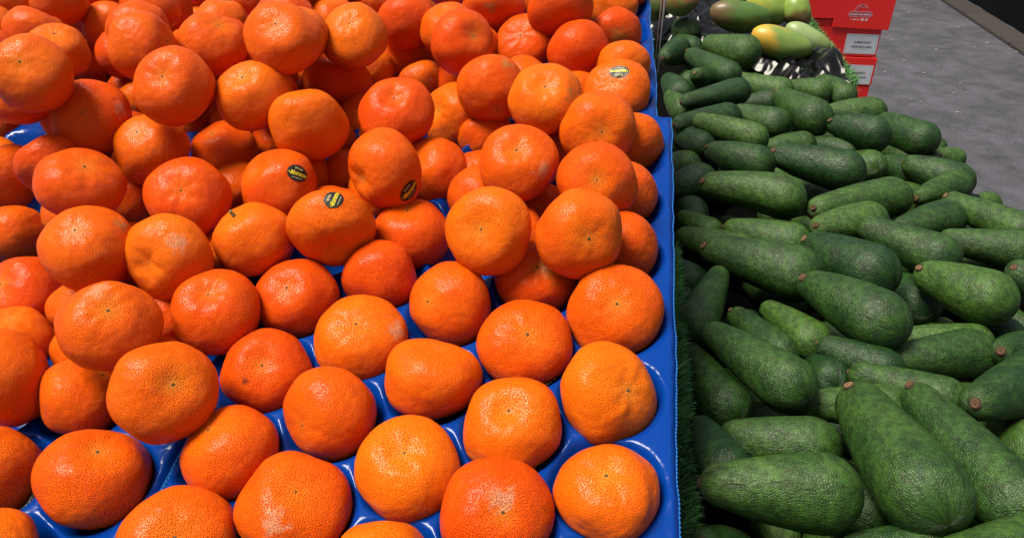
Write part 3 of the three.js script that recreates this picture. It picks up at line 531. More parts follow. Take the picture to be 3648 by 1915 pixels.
{
  // mango riser, clad in turf, with a crumpled black film on top
  const rs = group('mango_riser', 'turf covered riser carrying the mangoes', 'riser');
  const outline = [[0.50, 1.765], [0.33, 1.975], [0.22, 2.11], [0.06, 2.26], [0.06, 2.62], [0.50, 2.62]];
  const sh = new THREE.Shape(outline.map(([a, b]) => new THREE.Vector2(a, b)));
  const g = new THREE.ExtrudeGeometry(sh, { depth: 0.10, bevelEnabled: false }); g.rotateX(-Math.PI / 2); g.translate(0, 0.816, 0);
  part('backing', g, TURF_BACK, rs);
  turf(rs, 14000, 61, (r) => { const k = r(); if (k < 0.5) { const b = 1.76 + 0.83 * r(); return [V(0.501, 0.80 + 0.13 * r() ** 0.7, -b), V(1, 0.5, 0.1)]; } if (k < 0.75) { const b = 1.76 + 0.83 * r(); return [V(0.501 - 0.03 * r(), 0.918, -b), V(0.5, 1, 0)]; } const t = r(); return [V(mix(0.50, 0.33, t), 0.82 + 0.1 * r(), -mix(1.764, 1.974, t)), V(-0.76, 0.3, 0.65)]; });
  const fl = group('mango_film', 'crumpled shiny black plastic sheet under the mangoes', 'plastic sheet');
  const pos = [], idx = [], uv = [], A = 150, B = 110;
  const front = (s) => { const q = [[0.487, 1.742], [0.40, 1.86], [0.307, 1.955], [0.212, 2.085], [0.124, 2.18], [0.03, 2.28]], x = s * 5, i = Math.min(4, Math.floor(x)), f = x - i; return [mix(q[i][0], q[i + 1][0], f), mix(q[i][1], q[i + 1][1], f)]; };
  for (let j = 0; j <= B; j++) for (let i = 0; i <= A; i++) {
    const s = i / A, t = j / B, [fa, fb] = front(s), ba = mix(0.462, 0.03, s), bb = 2.60;
    const e = smooth(0.0, 0.16, t), lip = 1 - e;
    const a = mix(fa, ba, t), b = mix(fb, bb, t);
    const cr = Math.abs(N3(a * 17 + b * 4, b * 11, 9)) * 0.045 + Math.abs(N3(a * 34 + 3, b * 26, 2)) * 0.007, ridge = Math.abs(N3(s * 14, t * 3, 7)) * 0.02 * lip;
    const tent = 0.012 * Math.max(0, 1 - Math.abs(((s * 7 + 0.8 * N3(s * 5, t * 4, 2)) % 1) - 0.5) * 3.2) * (1 - smooth(0.1, 0.6, t));
    pos.push(a, 0.915 + tent + 0.012 * e + cr * (0.35 + 0.65 * e) + ridge + 0.012 * smooth(0.9, 1, 1 - s) * lip, -b); uv.push(a * 4, b * 4);
  }
  for (let j = 0; j < B; j++) for (let i = 0; i < A; i++) { const a = j * (A + 1) + i; idx.push(a, a + A + 1, a + 1, a + 1, a + A + 1, a + A + 2); }
  part('sheet', geom(pos, idx, uv), BLACK_FILM, fl);
  const lp = [], li = [], lu = []; // the lip that hangs from the front edge
  for (let j = 0; j <= 6; j++) for (let i = 0; i <= A; i++) { const s = i / A, [fa, fb] = front(s), k = i, w = N3(s * 30, j * 0.3, 5) * 0.01 * j / 6; const q = j / 6, fold = 0.006 * N3(s * 26, q * 1.2, 3) * q; lp.push(fa - 0.76 * (0.03 * q + fold), pos[k * 3 + 1] - 0.03 * q * (0.85 + 0.5 * N3(s * 9, 1, 1)) + 0.004 * N3(s * 40, q * 2, 6), -fb + 0.65 * (0.03 * q + fold)); lu.push(s * 3, j * 0.03); }
  for (let j = 0; j < 6; j++) for (let i = 0; i < A; i++) { const a = j * (A + 1) + i; li.push(a, a + 1, a + A + 1, a + 1, a + A + 2, a + A + 1); }
  part('hanging_lip', geom(lp, li, lu), BLACK_FILM, fl);
}

// ---------------------------------------------------------------- red boxes
{
  const H = 0.0925, right = 0.795, W = 0.42, D = 0.30, face = 2.62;
  const stick = canvasMap(512, 330, (x, w, h) => {
    x.fillStyle = '#d4d8de'; x.fillRect(0, 0, w, h); x.strokeStyle = '#9aa2b2'; x.lineWidth = 4; x.strokeRect(26, 18, w - 52, h - 36);
    x.fillStyle = '#b9bfca'; for (let k = 0; k < 5; k++) x.fillRect(200 + 8 * (k % 2), 36 + k * 13, 90 - 12 * (k % 3), 5);
    const r = rng(9); for (const [y, x0, x1] of [[118, 138, 408], [194, 112, 436]]) { let q = x0; while (q < x1) { const b = 2 + Math.floor(r() * 8); x.fillStyle = r() < 0.8 ? '#23242f' : '#4c505c'; x.fillRect(q, y, b, 42); q += b + 2 + Math.floor(r() * 7); } }
    x.fillStyle = '#8f95a3'; for (let k = 0; k < 24; k++) x.fillRect(150 + k * 10, 248, 6, 8); for (let k = 0; k < 18; k++) x.fillRect(170 + k * 11, 268, 7, 6);
  });
  const logo = canvasMap(1024, 640, (x, w, h) => {
    x.clearRect(0, 0, w, h);
    x.lineWidth = 12; x.strokeStyle = '#e9b9bd'; x.fillStyle = '#c86a72';
    x.beginPath(); x.moveTo(300, 300); x.bezierCurveTo(330, 60, 480, 20, 560, 60); x.bezierCurveTo(700, 80, 720, 180, 760, 300); x.stroke();
    x.globalAlpha = 0.45; x.beginPath(); x.moveTo(310, 290); x.bezierCurveTo(360, 80, 480, 40, 560, 80); x.bezierCurveTo(640, 100, 680, 160, 700, 220); x.bezierCurveTo(600, 130, 430, 140, 380, 290); x.fill(); x.globalAlpha = 1;
    x.lineWidth = 6; x.strokeStyle = '#efd0d3'; for (let k = 0; k < 9; k++) { x.beginPath(); x.moveTo(400 + k * 34, 130 - 20 * Math.sin(k)); x.lineTo(430 + k * 34, 80 + 10 * k); x.stroke(); }
    x.fillStyle = '#4a3b3c'; for (const [a, b] of [[530, 90], [735, 215]]) { x.beginPath(); x.ellipse(a, b, 24, 26, 0, 0, 7); x.fill(); }
    x.fillStyle = '#b04b5c'; x.beginPath(); x.roundRect(130, 285, 760, 170, 85); x.fill(); x.lineWidth = 16; x.strokeStyle = '#e6a8ad'; x.stroke();
    x.fillStyle = '#f2dfe4'; x.font = 'italic bold 92px sans-serif'; x.textAlign = 'center'; x.textBaseline = 'middle'; x.fillText('Rosalia do Melon', 512, 372, 680);
    x.fillStyle = '#f3d6d8'; x.font = 'bold 92px sans-serif'; x.fillText('f', 240, 545);
    x.beginPath(); x.moveTo(300, 575); x.quadraticCurveTo(380, 600, 400, 520); x.lineTo(420, 505); x.lineTo(395, 508); x.quadraticCurveTo(365, 500, 362, 535); x.quadraticCurveTo(330, 535, 308, 508); x.quadraticCurveTo(302, 550, 330, 562); x.fill();
    x.font = 'bold 70px sans-serif'; x.fillText('g+', 472, 545);
    x.beginPath(); x.roundRect(550, 505, 110, 78, 24); x.fill(); x.fillStyle = '#d5231f'; x.beginPath(); x.moveTo(592, 525); x.lineTo(628, 544); x.lineTo(592, 563); x.fill();
    x.fillStyle = '#f3d6d8'; x.beginPath(); x.roundRect(700, 500, 88, 88, 22); x.fill(); x.strokeStyle = '#d5231f'; x.lineWidth = 10; x.beginPath(); x.arc(744, 544, 22, 0, 7); x.stroke();
  });
  const labelMat = std(0xffffff, 0.5, { map: stick }), logoMat = std(0xffffff, 0.55, { map: logo, transparent: true });
  function redBox(label, set, y, dx, turn) {
    const g = group('red_box', label, 'cardboard box', set); g.position.set(right - W / 2 + dx, y, -(face + D / 2)); g.rotation.y = turn;
    part('front_panel', box(W, H - 0.003, 0.005, 0, H / 2, D / 2 - 0.0025, 0.0015), RED, g);
    part('back_panel', box(W, H - 0.003, 0.005, 0, H / 2, -D / 2 + 0.0025, 0.0015), RED, g);
    for (const s of [-1, 1]) part('side_panel', box(0.005, H - 0.003, D - 0.0104, s * (W / 2 - 0.0025), H / 2, 0, 0.0015), s > 0 ? RED_EDGE : RED, g);
    part('bottom_panel', box(W - 0.0104, 0.005, D - 0.0104, 0, 0.004, 0, 0.0015), RED_EDGE, g);
    part('top_panel', box(W - 0.0104, 0.005, D - 0.0104, 0, H - 0.005, 0, 0.0015), RED, g);
    return g;
  }
  const y2 = 0.7535; // floor of the box whose label shows whole
  redBox('red cardboard box whose label is half hidden behind the mango plastic', 'stack of red fruit boxes', y2 - H, 0.004, -0.01);
  const mid = redBox('red cardboard box with a whole white barcode label', 'stack of red fruit boxes', y2, -0.004, 0.0);
  const sticker = (g, x, y) => { const s = new THREE.PlaneGeometry(0.098, 0.0625); s.translate(x, y, D / 2 + 0.0006); part('barcode_label', s, labelMat, g, 'white paper label with two barcodes'); };
  sticker(mid, 0.740 - (right - W / 2) + 0.002, 0.041);
  sticker(scene.children[scene.children.length - 2], 0.740 - (right - W / 2), 0.036);
  const place = ['third', 'fourth', 'fifth', 'sixth', 'seventh', 'eighth'];
  for (let k = 0; k < 6; k++) { redBox(place[k] + ' red fruit box down from the emblem box in the stack', 'stack of red fruit boxes', y2 - H * (k + 2), 0.006 * Math.sin(k * 2.3), 0.01 * Math.sin(k * 1.7)); }
  const pl = group('wooden_pallet', 'small wooden pallet under the stack of red boxes', 'pallet'), py = y2 - H * 7;
  for (let k = 0; k < 4; k++) part('board', box(W + 0.04, 0.018, 0.07, right - W / 2, py - 0.011, -(face + 0.035 + k * 0.0767)), WOOD, pl);
  for (const s of [-1, 0, 1]) part('bearer', box(0.06, py - 0.021, D, right - W / 2 + s * 0.18, (py - 0.021) / 2 + 0.0005, -(face + D / 2)), WOOD, pl);
  // the topmost box is a lid whose flap drops lower on its right half
  const top = group('red_box', 'topmost red box with a white printed emblem on its lid flap', 'cardboard box', 'stack of red fruit boxes');
  top.position.set(right - W / 2 + 0.012, y2 + H, -(face + D / 2));
  const x0 = -W / 2, xn = 0.638 - (right - W / 2 + 0.012);
  const fl = new THREE.Shape([[xn, 0], [W / 2, -0.004], [W / 2 + 0.003, 0.13], [x0, 0.13], [x0, 0.026], [xn, 0.026]].map((p) => new THREE.Vector2(...p)));
  const fg = new THREE.ExtrudeGeometry(fl, { depth: 0.004, bevelEnabled: true, bevelSize: 0.001, bevelThickness: 0.001, bevelSegments: 1 }); fg.translate(0, 0, D / 2 + 0.001);
  part('lid_flap', fg, RED, top);
  part('lower_panel', box(xn - x0 - 0.002, 0.021, 0.004, (x0 + xn) / 2, 0.0105, D / 2 - 0.0035, 0.001), RED, top);
  part('lid_top', box(W, 0.005, D, 0, 0.133, 0, 0.001), RED, top);
  for (const s of [-1, 1]) part('side_panel', box(0.005, 0.125, D - 0.004, s * (W / 2 - 0.0025), 0.066, -0.002, 0.001), RED, top);
  part('back_panel', box(W - 0.012, 0.125, 0.005, 0, 0.066, -D / 2 + 0.003, 0.001), RED, top);
  const lg = new THREE.PlaneGeometry(0.094, 0.0588); lg.translate(0.714 - (right - W / 2 + 0.012), 0.046, D / 2 + 0.0063); part('printed_emblem', lg, logoMat, top, 'white and pink printed emblem over five small icons');
}

// ---------------------------------------------------------------- blue trays
const T = { o: V(...TRAY.o), r: V(...TRAY.r), d: V(...TRAY.d), n: V(...TRAY.n) };
const onTray = (u, v, h) => T.o.clone().addScaledVector(T.r, u).addScaledVector(T.d, v).addScaledVector(T.n, h);
function tray(label, u0, u1, v0, v1, cups, step, lift, skew, seed) {
  const g = group('blue_tray', label, 'fruit tray', 'blue plastic trays under the mandarins');
  const nu = Math.round((u1 - u0) / step), nv = Math.round((v1 - v0) / step), pos = [], idx = [], uv = [];
  const bins = {}; cups.forEach((c) => { const k = Math.floor(c[0] / 0.1) + ',' + Math.floor(c[1] / 0.1); (bins[k] ??= []).push(c); });
  const height = (u, v) => {
    let e = 0; const ku = Math.floor(u / 0.1), kv = Math.floor(v / 0.1);
    for (let a = -1; a < 2; a++) for (let b = -1; b < 2; b++) for (const c of bins[(ku + a) + ',' + (kv + b)] || []) { const d2 = (u - c[0]) ** 2 + (v - c[1]) ** 2; if (d2 < 0.006) e += Math.exp(-(-0.0362 + 21 * d2) / 0.0016); }
    const edge = Math.min(u - u0, u1 - u, v - v0, v1 - v), base = mix(-0.004, -0.0055, smooth(0.012, 0.03, edge));
    e += Math.exp(-base / 0.0016);
    let h = -0.0016 * Math.log(e);
    const rim = 1 - smooth(0.003, 0.02, edge);
    h += rim * (0.0034 * N3(u * 26, v * 15, seed) + 0.0004 * N3(u * 90, v * 60, seed + 3)) - 0.004 * (1 - smooth(0, 0.003, edge)) + (1 - smooth(0, 0.03, v1 - v)) * 0.0035 * N3(u * 110, v * 50, seed + 6);
    return h + lift;
  };
  for (let j = 0; j <= nv; j++) for (let i = 0; i <= nu; i++) {
    let u = mix(u0, u1, i / nu), v = mix(v0, v1, j / nv); const h = height(u, v);
    const wob = (0.0028 * N3(v * 14, 3, seed) + 0.0012 * N3(v * 55, 3, seed)) * smooth(0.86, 1, Math.abs(i / nu * 2 - 1)); const p = onTray(u + skew * (v - v0) + wob, v, h); pos.push(p.x, p.y, p.z); uv.push(u * 8, v * 8);
  }
  const m = nu + 1; for (let j = 0; j < nv; j++) for (let i = 0; i < nu; i++) { const a = j * m + i; idx.push(a, a + 1, a + m, a + 1, a + m + 1, a + m); }
  part('cup_sheet', geom(pos, idx, uv), BLUE, g);
  // the cut edge: a fine toothed hem down the long sides and across the ends
  const hem = (from, to, out, len) => { const n = Math.round(len / 0.0016), P = [], I = []; for (let k = 0; k <= n; k++) { const t = k / n, u = mix(from[0], to[0], t), v = mix(from[1], to[1], t), h = height(Math.min(u1, Math.max(u0, u)), Math.min(v1, Math.max(v0, v))), w = k % 2 ? 0.0013 : 0.0004, wb = out[0] ? 0.0028 * N3(v * 14, 3, seed) + 0.0012 * N3(v * 55, 3, seed) : 0; for (const [o, dh] of [[0, 0.0003], [w, -0.0006]]) { const p = onTray(u + wb + skew * (v - v0) + out[0] * o, v + out[1] * o, h + dh); P.push(p.x, p.y, p.z); } if (k) { const a = k * 2; I.push(a - 2, a - 1, a, a - 1, a + 1, a); } } part('toothed_hem', geom(P, I), BLUE_EDGE, g); };
  hem([u1, v0], [u1, v1], [1, 0], v1 - v0); hem([u0, v0], [u0, v1], [-1, 0], v1 - v0); hem([u0, v1], [u1, v1], [0, 1], u1 - u0); hem([u0, v0], [u1, v0], [0, -1], u1 - u0);
}
{
  const hex = (ua, va, cols, rows, sgn = -1) => { const c = []; for (let k = 0; k < cols; k++) for (let j = 0; j < rows; j++) c.push([ua + sgn * 0.066 * k, va + 0.0734 * (j + (k % 2 ? 0.5 : 0))]); return c; };
  const near = hex(0, -0.0734, 5, 7).filter(([, v]) => v < 0.405);
  tray('blue moulded tray at the front, its right rim showing whole', -0.302, 0.047, -0.112, 0.442, near, 0.0016, 0, 0, 1);
  const leftCups = [[-0.349, -0.031], [-0.428, -0.033], [-0.383, -0.096], [-0.398, 0.036], [-0.455, -0.098], [-0.47, 0.032], [-0.35, 0.1]];
  for (let j = 0; j < 4; j++) leftCups.push([-0.352, 0.175 + 0.0734 * j], [-0.418, 0.14 + 0.0734 * j], [-0.484, 0.11 + 0.0734 * j], [-0.55, 0.14 + 0.0734 * j], [-0.61, 0.11 + 0.0734 * j]);
  tray('blue moulded tray at the lower left, mostly under mandarins', -0.654, -0.3045, -0.135, 0.442, leftCups, 0.0024, -0.002, 0, 2);
  tray('blue moulded tray at the far lower left, hidden under mandarins', -1.01, -0.657, -0.1, 0.442, hex(-0.69, 0, 5, 6), 0.005, -0.003, 0, 5);
  tray('blue moulded tray further back, its right rim beside the hanging strip', -0.315, 0.0335, 0.447, 0.98, hex(-0.008, 0.5, 5, 7), 0.003, -0.006, -0.042, 3);
  tray('blue moulded tray at the back left, buried under the heap', -0.99, -0.345, 0.452, 0.98, hex(-0.37, 0.5, 9, 6), 0.005, -0.006, 0, 4);
}

// ---------------------------------------------------------------- mandarins
const CS = (() => { // a cube sphere whose faces carry their own uv
  const n = 25, dirs = [], uv = [], idx = [], weld = [], seen = new Map();
  const F = [[[1, 0, 0], [0, 1, 0], [0, 0, 1]], [[-1, 0, 0], [0, 1, 0], [0, 0, -1]], [[0, 1, 0], [0, 0, 1], [1, 0, 0]], [[0, -1, 0], [0, 0, 1], [-1, 0, 0]], [[0, 0, 1], [0, 1, 0], [-1, 0, 0]], [[0, 0, -1], [0, 1, 0], [1, 0, 0]]];
  F.forEach(([c, a, b], f) => {
    const base = dirs.length;
    for (let j = 0; j <= n; j++) for (let i = 0; i <= n; i++) {
      const s = Math.tan((i / n - 0.5) * Math.PI / 2), t = Math.tan((j / n - 0.5) * Math.PI / 2), d = V(c[0] + a[0] * s + b[0] * t, c[1] + a[1] * s + b[1] * t, c[2] + a[2] * s + b[2] * t).normalize();
      dirs.push(d); uv.push(i / n * 1.28 + f * 0.37, j / n * 1.28 + f * 0.61);
      const k = [d.x, d.y, d.z].map((q) => Math.round(q * 1e4)).join(); if (!seen.has(k)) seen.set(k, seen.size); weld.push(seen.get(k));
    }
    for (let j = 0; j < n; j++) for (let i = 0; i < n; i++) { const q = base + j * (n + 1) + i; idx.push(q, q + 1, q + n + 1, q + 1, q + n + 2, q + n + 1); }
  });
  const d0 = dirs[idx[0]], d1 = dirs[idx[1]], d2 = dirs[idx[2]]; if (d1.clone().sub(d0).cross(d2.clone().sub(d0)).dot(d0) < 0) for (let k = 0; k < idx.length; k += 3) { const q = idx[k + 1]; idx[k + 1] = idx[k + 2]; idx[k + 2] = q; }
  return { dirs, uv, idx, weld, count: seen.size };
})();
function weldedGeometry(pos, col) {
  const g = new THREE.BufferGeometry(), nr = new Float32Array(pos.length), acc = new Float32Array(CS.count * 3), I = CS.idx, W = CS.weld;
  for (let k = 0; k < I.length; k += 3) {
    const a = I[k] * 3, b = I[k + 1] * 3, c = I[k + 2] * 3, ux = pos[b] - pos[a], uy = pos[b + 1] - pos[a + 1], uz = pos[b + 2] - pos[a + 2], vx = pos[c] - pos[a], vy = pos[c + 1] - pos[a + 1], vz = pos[c + 2] - pos[a + 2];
    const x = uy * vz - uz * vy, y = uz * vx - ux * vz, z = ux * vy - uy * vx; for (const q of [a, b, c]) { const w = W[q / 3] * 3; acc[w] += x; acc[w + 1] += y; acc[w + 2] += z; }
  }
  for (let q = 0; q < W.length; q++) { const w = W[q] * 3, l = Math.hypot(acc[w], acc[w + 1], acc[w + 2]) || 1; nr[q * 3] = acc[w] / l; nr[q * 3 + 1] = acc[w + 1] / l; nr[q * 3 + 2] = acc[w + 2] / l; }
  g.setAttribute('position', new THREE.BufferAttribute(pos, 3)); g.setAttribute('normal', new THREE.BufferAttribute(nr, 3)); g.setAttribute('uv', new THREE.Float32BufferAttribute(CS.uv, 2)); g.setAttribute('color', new THREE.BufferAttribute(col, 3)); g.setIndex(CS.idx);
  return g;
}
// the peel as a function of direction; the stem end is +y
function peelShape(R, q, seed) {
  const r = rng(seed * 7 + 1), s = seed * 3.7, D = (0.07 + 0.13 * r()) * R, wd = 0.3 + 0.22 * r(), ribs = 5 + Math.floor(r() * 5), ribA = (0.003 + 0.02 * r() * r()) * R, ph = r() * 6, lump = 0.04 + 0.035 * r(), neck = r() < 0.3 ? 0.1 * r() : 0, sq = 0.06 * (r() - 0.5), sa = r() * 6.28;
  return (d, o = V()) => {
    const th = Math.acos(Math.max(-1, Math.min(1, d.y))), az = Math.atan2(d.z, d.x), low = N3(d.x * 1.1 + s, d.y * 1.1, d.z * 1.1), med = N3(d.x * 2.6, d.y * 2.6 + s, d.z * 2.6), fin = N3(d.x * 7, d.y * 7, d.z * 7 + s);
    const k = 1 + lump * low * 1.6 + 0.014 * med + 0.006 * fin + sq * Math.cos(2 * (az - sa)) * (1 - d.y * d.y);
    const dent = Math.exp(-((th / wd) ** 2)), rib = Math.cos(ribs * az + ph + 1.5 * med) * Math.exp(-(((th - wd * 0.9) / (wd * 0.75)) ** 2)), dentB = Math.exp(-(((Math.PI - th) / 0.3) ** 2));
    o.set(d.x * R * k, d.y * R * q * k * (1 + neck * smooth(0.2, 0.9, d.y)) - D * dent + 0.05 * R * dentB + rib * ribA, d.z * R * k); return o;
  };
}
const SCARCOL = { 1: [0.52, 0.26, 0.13], 2: [0.3, 0.17, 0.05], 3: [0.36, 0.17, 0.025], 4: [0.06, 0.02, 0.01] };
const stickerMap = canvasMap(384, 288, (x, w, h) => {
  x.fillStyle = '#0d0b08'; x.fillRect(0, 0, w, h); x.textAlign = 'center'; x.textBaseline = 'middle';
  x.fillStyle = '#e6d98a'; x.font = 'bold 50px sans-serif'; x.fillText('V i t a', 195, 66);
  x.fillStyle = '#f5e21c'; x.strokeStyle = '#f5e21c'; x.lineWidth = 9; x.font = 'italic bold 96px serif'; x.fillText('Morocco', 208, 152, 310);
  x.beginPath(); x.moveTo(30, 128); x.quadraticCurveTo(34, 176, 84, 158); x.stroke();
  x.fillStyle = '#d9cf9a'; x.font = 'bold 30px serif'; x.fillText('P r e m i u m', 195, 228);
});
const STICKER = phys(0xffffff, 0.5, { map: stickerMap, side: THREE.DoubleSide });
const tmp = V(), UP = V(0, 1, 0);
function mandarin(x, y, z, R, q, axis, seed, label, set) {
  const g = group('mandarin', label, 'mandarin', set), r = rng(seed * 13 + 5), surf = peelShape(R, q, seed);
  g.position.set(x, y, z); g.quaternion.setFromUnitVectors(UP, axis); g.quaternion.multiply(new THREE.Quaternion().setFromAxisAngle(UP, r() * 6.28));
  const inv = g.quaternion.clone().invert(), n = CS.dirs.length, pos = new Float32Array(n * 3), col = new Float32Array(n * 3), s = seed * 1.9 + 2;
  const tone = Math.min(1, Math.max(0, 0.4 + 0.9 * (r() - 0.5) + (TONE[seed] ?? 0)));
  const scar = SCARS[seed] && V(...SCARS[seed].slice(0, 3)).applyQuaternion(inv).normalize(), sc = scar && SCARCOL[SCARS[seed][3]], sr = scar && { 1: 0.26, 2: 0.24, 3: 0.5, 4: 0.1 }[SCARS[seed][3]];
  for (let k = 0; k < n; k++) {
    const d = CS.dirs[k]; surf(d, tmp); pos[k * 3] = tmp.x; pos[k * 3 + 1] = tmp.y; pos[k * 3 + 2] = tmp.z;
    const th = Math.acos(d.y), pat = N3(d.x * 1.6 + s, d.y * 1.6, d.z * 1.6) * 0.5 + 0.25 * N3(d.x * 5, d.y * 5 + s, d.z * 5), t = Math.min(1, Math.max(0, tone + pat * 0.5 + 0.25 * Math.exp(-((th / 0.45) ** 2))));
    let cr = mix(0.64, 0.72, t), cg = mix(0.064, 0.142, t), cb = mix(0.0004, 0.0015, t);
    const green = 0.45 * Math.exp(-((th / 0.17) ** 2)) * (0.6 + 0.4 * Math.sin(seed)); cr = mix(cr, 0.42, green); cg = mix(cg, 0.24, green); cb = mix(cb, 0.03, green);
    if (scar) { const a = Math.acos(Math.min(1, d.dot(scar))), m = smooth(1, 0.35, a / sr + 0.9 * N3(d.x * 9 + s, d.y * 9, d.z * 9)) * 0.7; cr = mix(cr, sc[0], m); cg = mix(cg, sc[1], m); cb = mix(cb, sc[2], m); }
    col[k * 3] = cr; col[k * 3 + 1] = cg; col[k * 3 + 2] = cb;
  }
  part('peel', weldedGeometry(pos, col), PEEL, g);
  surf(UP, tmp);
  const dot = new THREE.SphereGeometry(0.0009 + 0.0005 * r(), 8, 6); dot.scale(1.1, 0.35, 0.9); dot.translate(tmp.x, tmp.y, tmp.z); part('stem_scar', dot, SCAR_STEM, g);
  if (seed === 69) { const st = new THREE.CylinderGeometry(0.0014, 0.002, 0.007, 8); st.translate(tmp.x, tmp.y + 0.003, tmp.z); part('stem_stub', st, STUB, g); }
  if (STICKERS[seed]) {
    const S = STICKERS[seed], c = V(S[0], S[1], S[2]).applyQuaternion(inv).normalize(), e = V(S[3], S[4], S[5]).applyQuaternion(inv); e.addScaledVector(c, -e.dot(c)).normalize();
    const f = c.clone().cross(e), P = [], U = [], I = [], rx = 0.0110, ry = 0.0077, nr = 6, na = 36, d = V();
    for (let j = 0; j <= nr; j++) for (let i = 0; i <= na; i++) { const a = i / na * 6.28319, w = j / nr, px = Math.cos(a) * w, py = Math.sin(a) * w; d.copy(c).multiplyScalar(R * 0.95).addScaledVector(e, px * rx).addScaledVector(f, py * ry).normalize(); surf(d, tmp); tmp.addScaledVector(d, 0.00035); P.push(tmp.x, tmp.y, tmp.z); U.push(0.5 + px * 0.5, 0.5 + py * 0.5); }
    for (let j = 0; j < nr; j++) for (let i = 0; i < na; i++) { const a = j * (na + 1) + i; I.push(a, a + na + 1, a + 1, a + 1, a + na + 1, a + na + 2); }
    part('sticker', geom(P, I, U), STICKER, g, 'black oval sticker with yellow lettering');
  }
}
const TONE = { 16: 0.3, 19: 0.3, 28: 0.25, 18: 0.12, 12: 0.4, 20: 0.25, 22: 0.15, 25: 0.25, 74: 0.1, 75: 0.15, 93: 0.2, 90: 0.15, 29: 0.12, 65: 0.25, 96: 0.15, 9: 0.1, 7: 0.15, 47: 0.1, 82: 0.25, 89: 0.2, 66: 0.2, 58: 0.2, 84: 0.2, 37: 0.25, 68: 0.2, 21: -0.4, 43: -0.35, 72: -0.2, 73: -0.4, 80: -0.35, 88: -0.45, 97: -0.3, 85: -0.15, 4: -0.2, 26: -0.15, 99: -0.3, 64: -0.4, 83: 0.15, 101: 0.3, 79: 0.15, 38: -0.15 };
const HEAP = 'mandarins heaped on the blue trays';
for (const [x, y, z, R, q, ax, ay, az, seed, label] of MANDARINS) mandarin(x / 1000, y / 1000, z / 1000, R / 1000, q, V(ax, ay, az).normalize(), seed, label, seed < 200 && !label.includes('gap') ? HEAP : 'mandarins sunk in the gaps of the heap');
SUNK.forEach(([x, y, z, label], k) => { const r = rng(k + 300); mandarin(x / 1000, y / 1000, z / 1000, 0.031 + 0.002 * r(), 0.85, V(r() - 0.5, 0.8, r() - 0.5).normalize(), 200 + k, label, 'mandarins sunk in the gaps of the heap'); });

// ---------------------------------------------------------------- avocados
function pearShape(d, R, seed) {
  const r = rng(seed * 17 + 3), nk = (0.52 + 0.12 * r()) * R, sn = Math.min(0.8, (R - nk) / d), cs = Math.sqrt(1 - sn * sn), s1 = -nk * sn, s2 = d - R * sn, cav = -0.09 + 0.08 * r(), bend = (r() - 0.5) * 0.28 * R, fl = 1 - 0.06 * r(), s = seed * 2.3;
  const at = (u, a, o) => { // u from the neck tip to the round end
    const L = d + R + nk, q = u * L - nk, t = (q - s1) / (s2 - s1), w = Math.max(0, q < s1 ? Math.sqrt(Math.max(0, nk * nk - q * q)) : q > s2 ? Math.sqrt(Math.max(0, R * R - (q - d) ** 2)) : mix(nk * cs, R * cs, t) - cav * R * Math.sin(Math.PI * t)) / R, x = Math.cos(a), z = Math.sin(a), y = (u - 0.5) * L;
    const lump = 1 + 0.03 * N3(x * 1.3 + s, u * 3, z * 1.3) + 0.014 * N3(x * 4, u * 9 + s, z * 4) + 0.006 * N3(x * 11 + s, u * 22, z * 11);
    return o.set(x * R * w * lump * fl + bend * Math.sin(Math.PI * u), -y, z * R * w * lump);
  };
  at.neck = nk; at.neckY = (d + R + nk) / 2 - nk; return at;
}
const corkGeo = new THREE.LatheGeometry([[0, 0.0012], [0.0016, 0.0016], [0.0026, 0.0008], [0.0034, 0.0019], [0.0046, 0.0017], [0.0052, 0.0002], [0.0056, -0.002]].map((q) => new THREE.Vector2(...q)), 14);
const corkCore = new THREE.SphereGeometry(0.0017, 8, 6); corkCore.scale(1, 0.5, 1); corkCore.translate(0, 0.0013, 0);
const corkRing = new THREE.TorusGeometry(0.0055, 0.0011, 6, 16); corkRing.rotateX(Math.PI / 2);
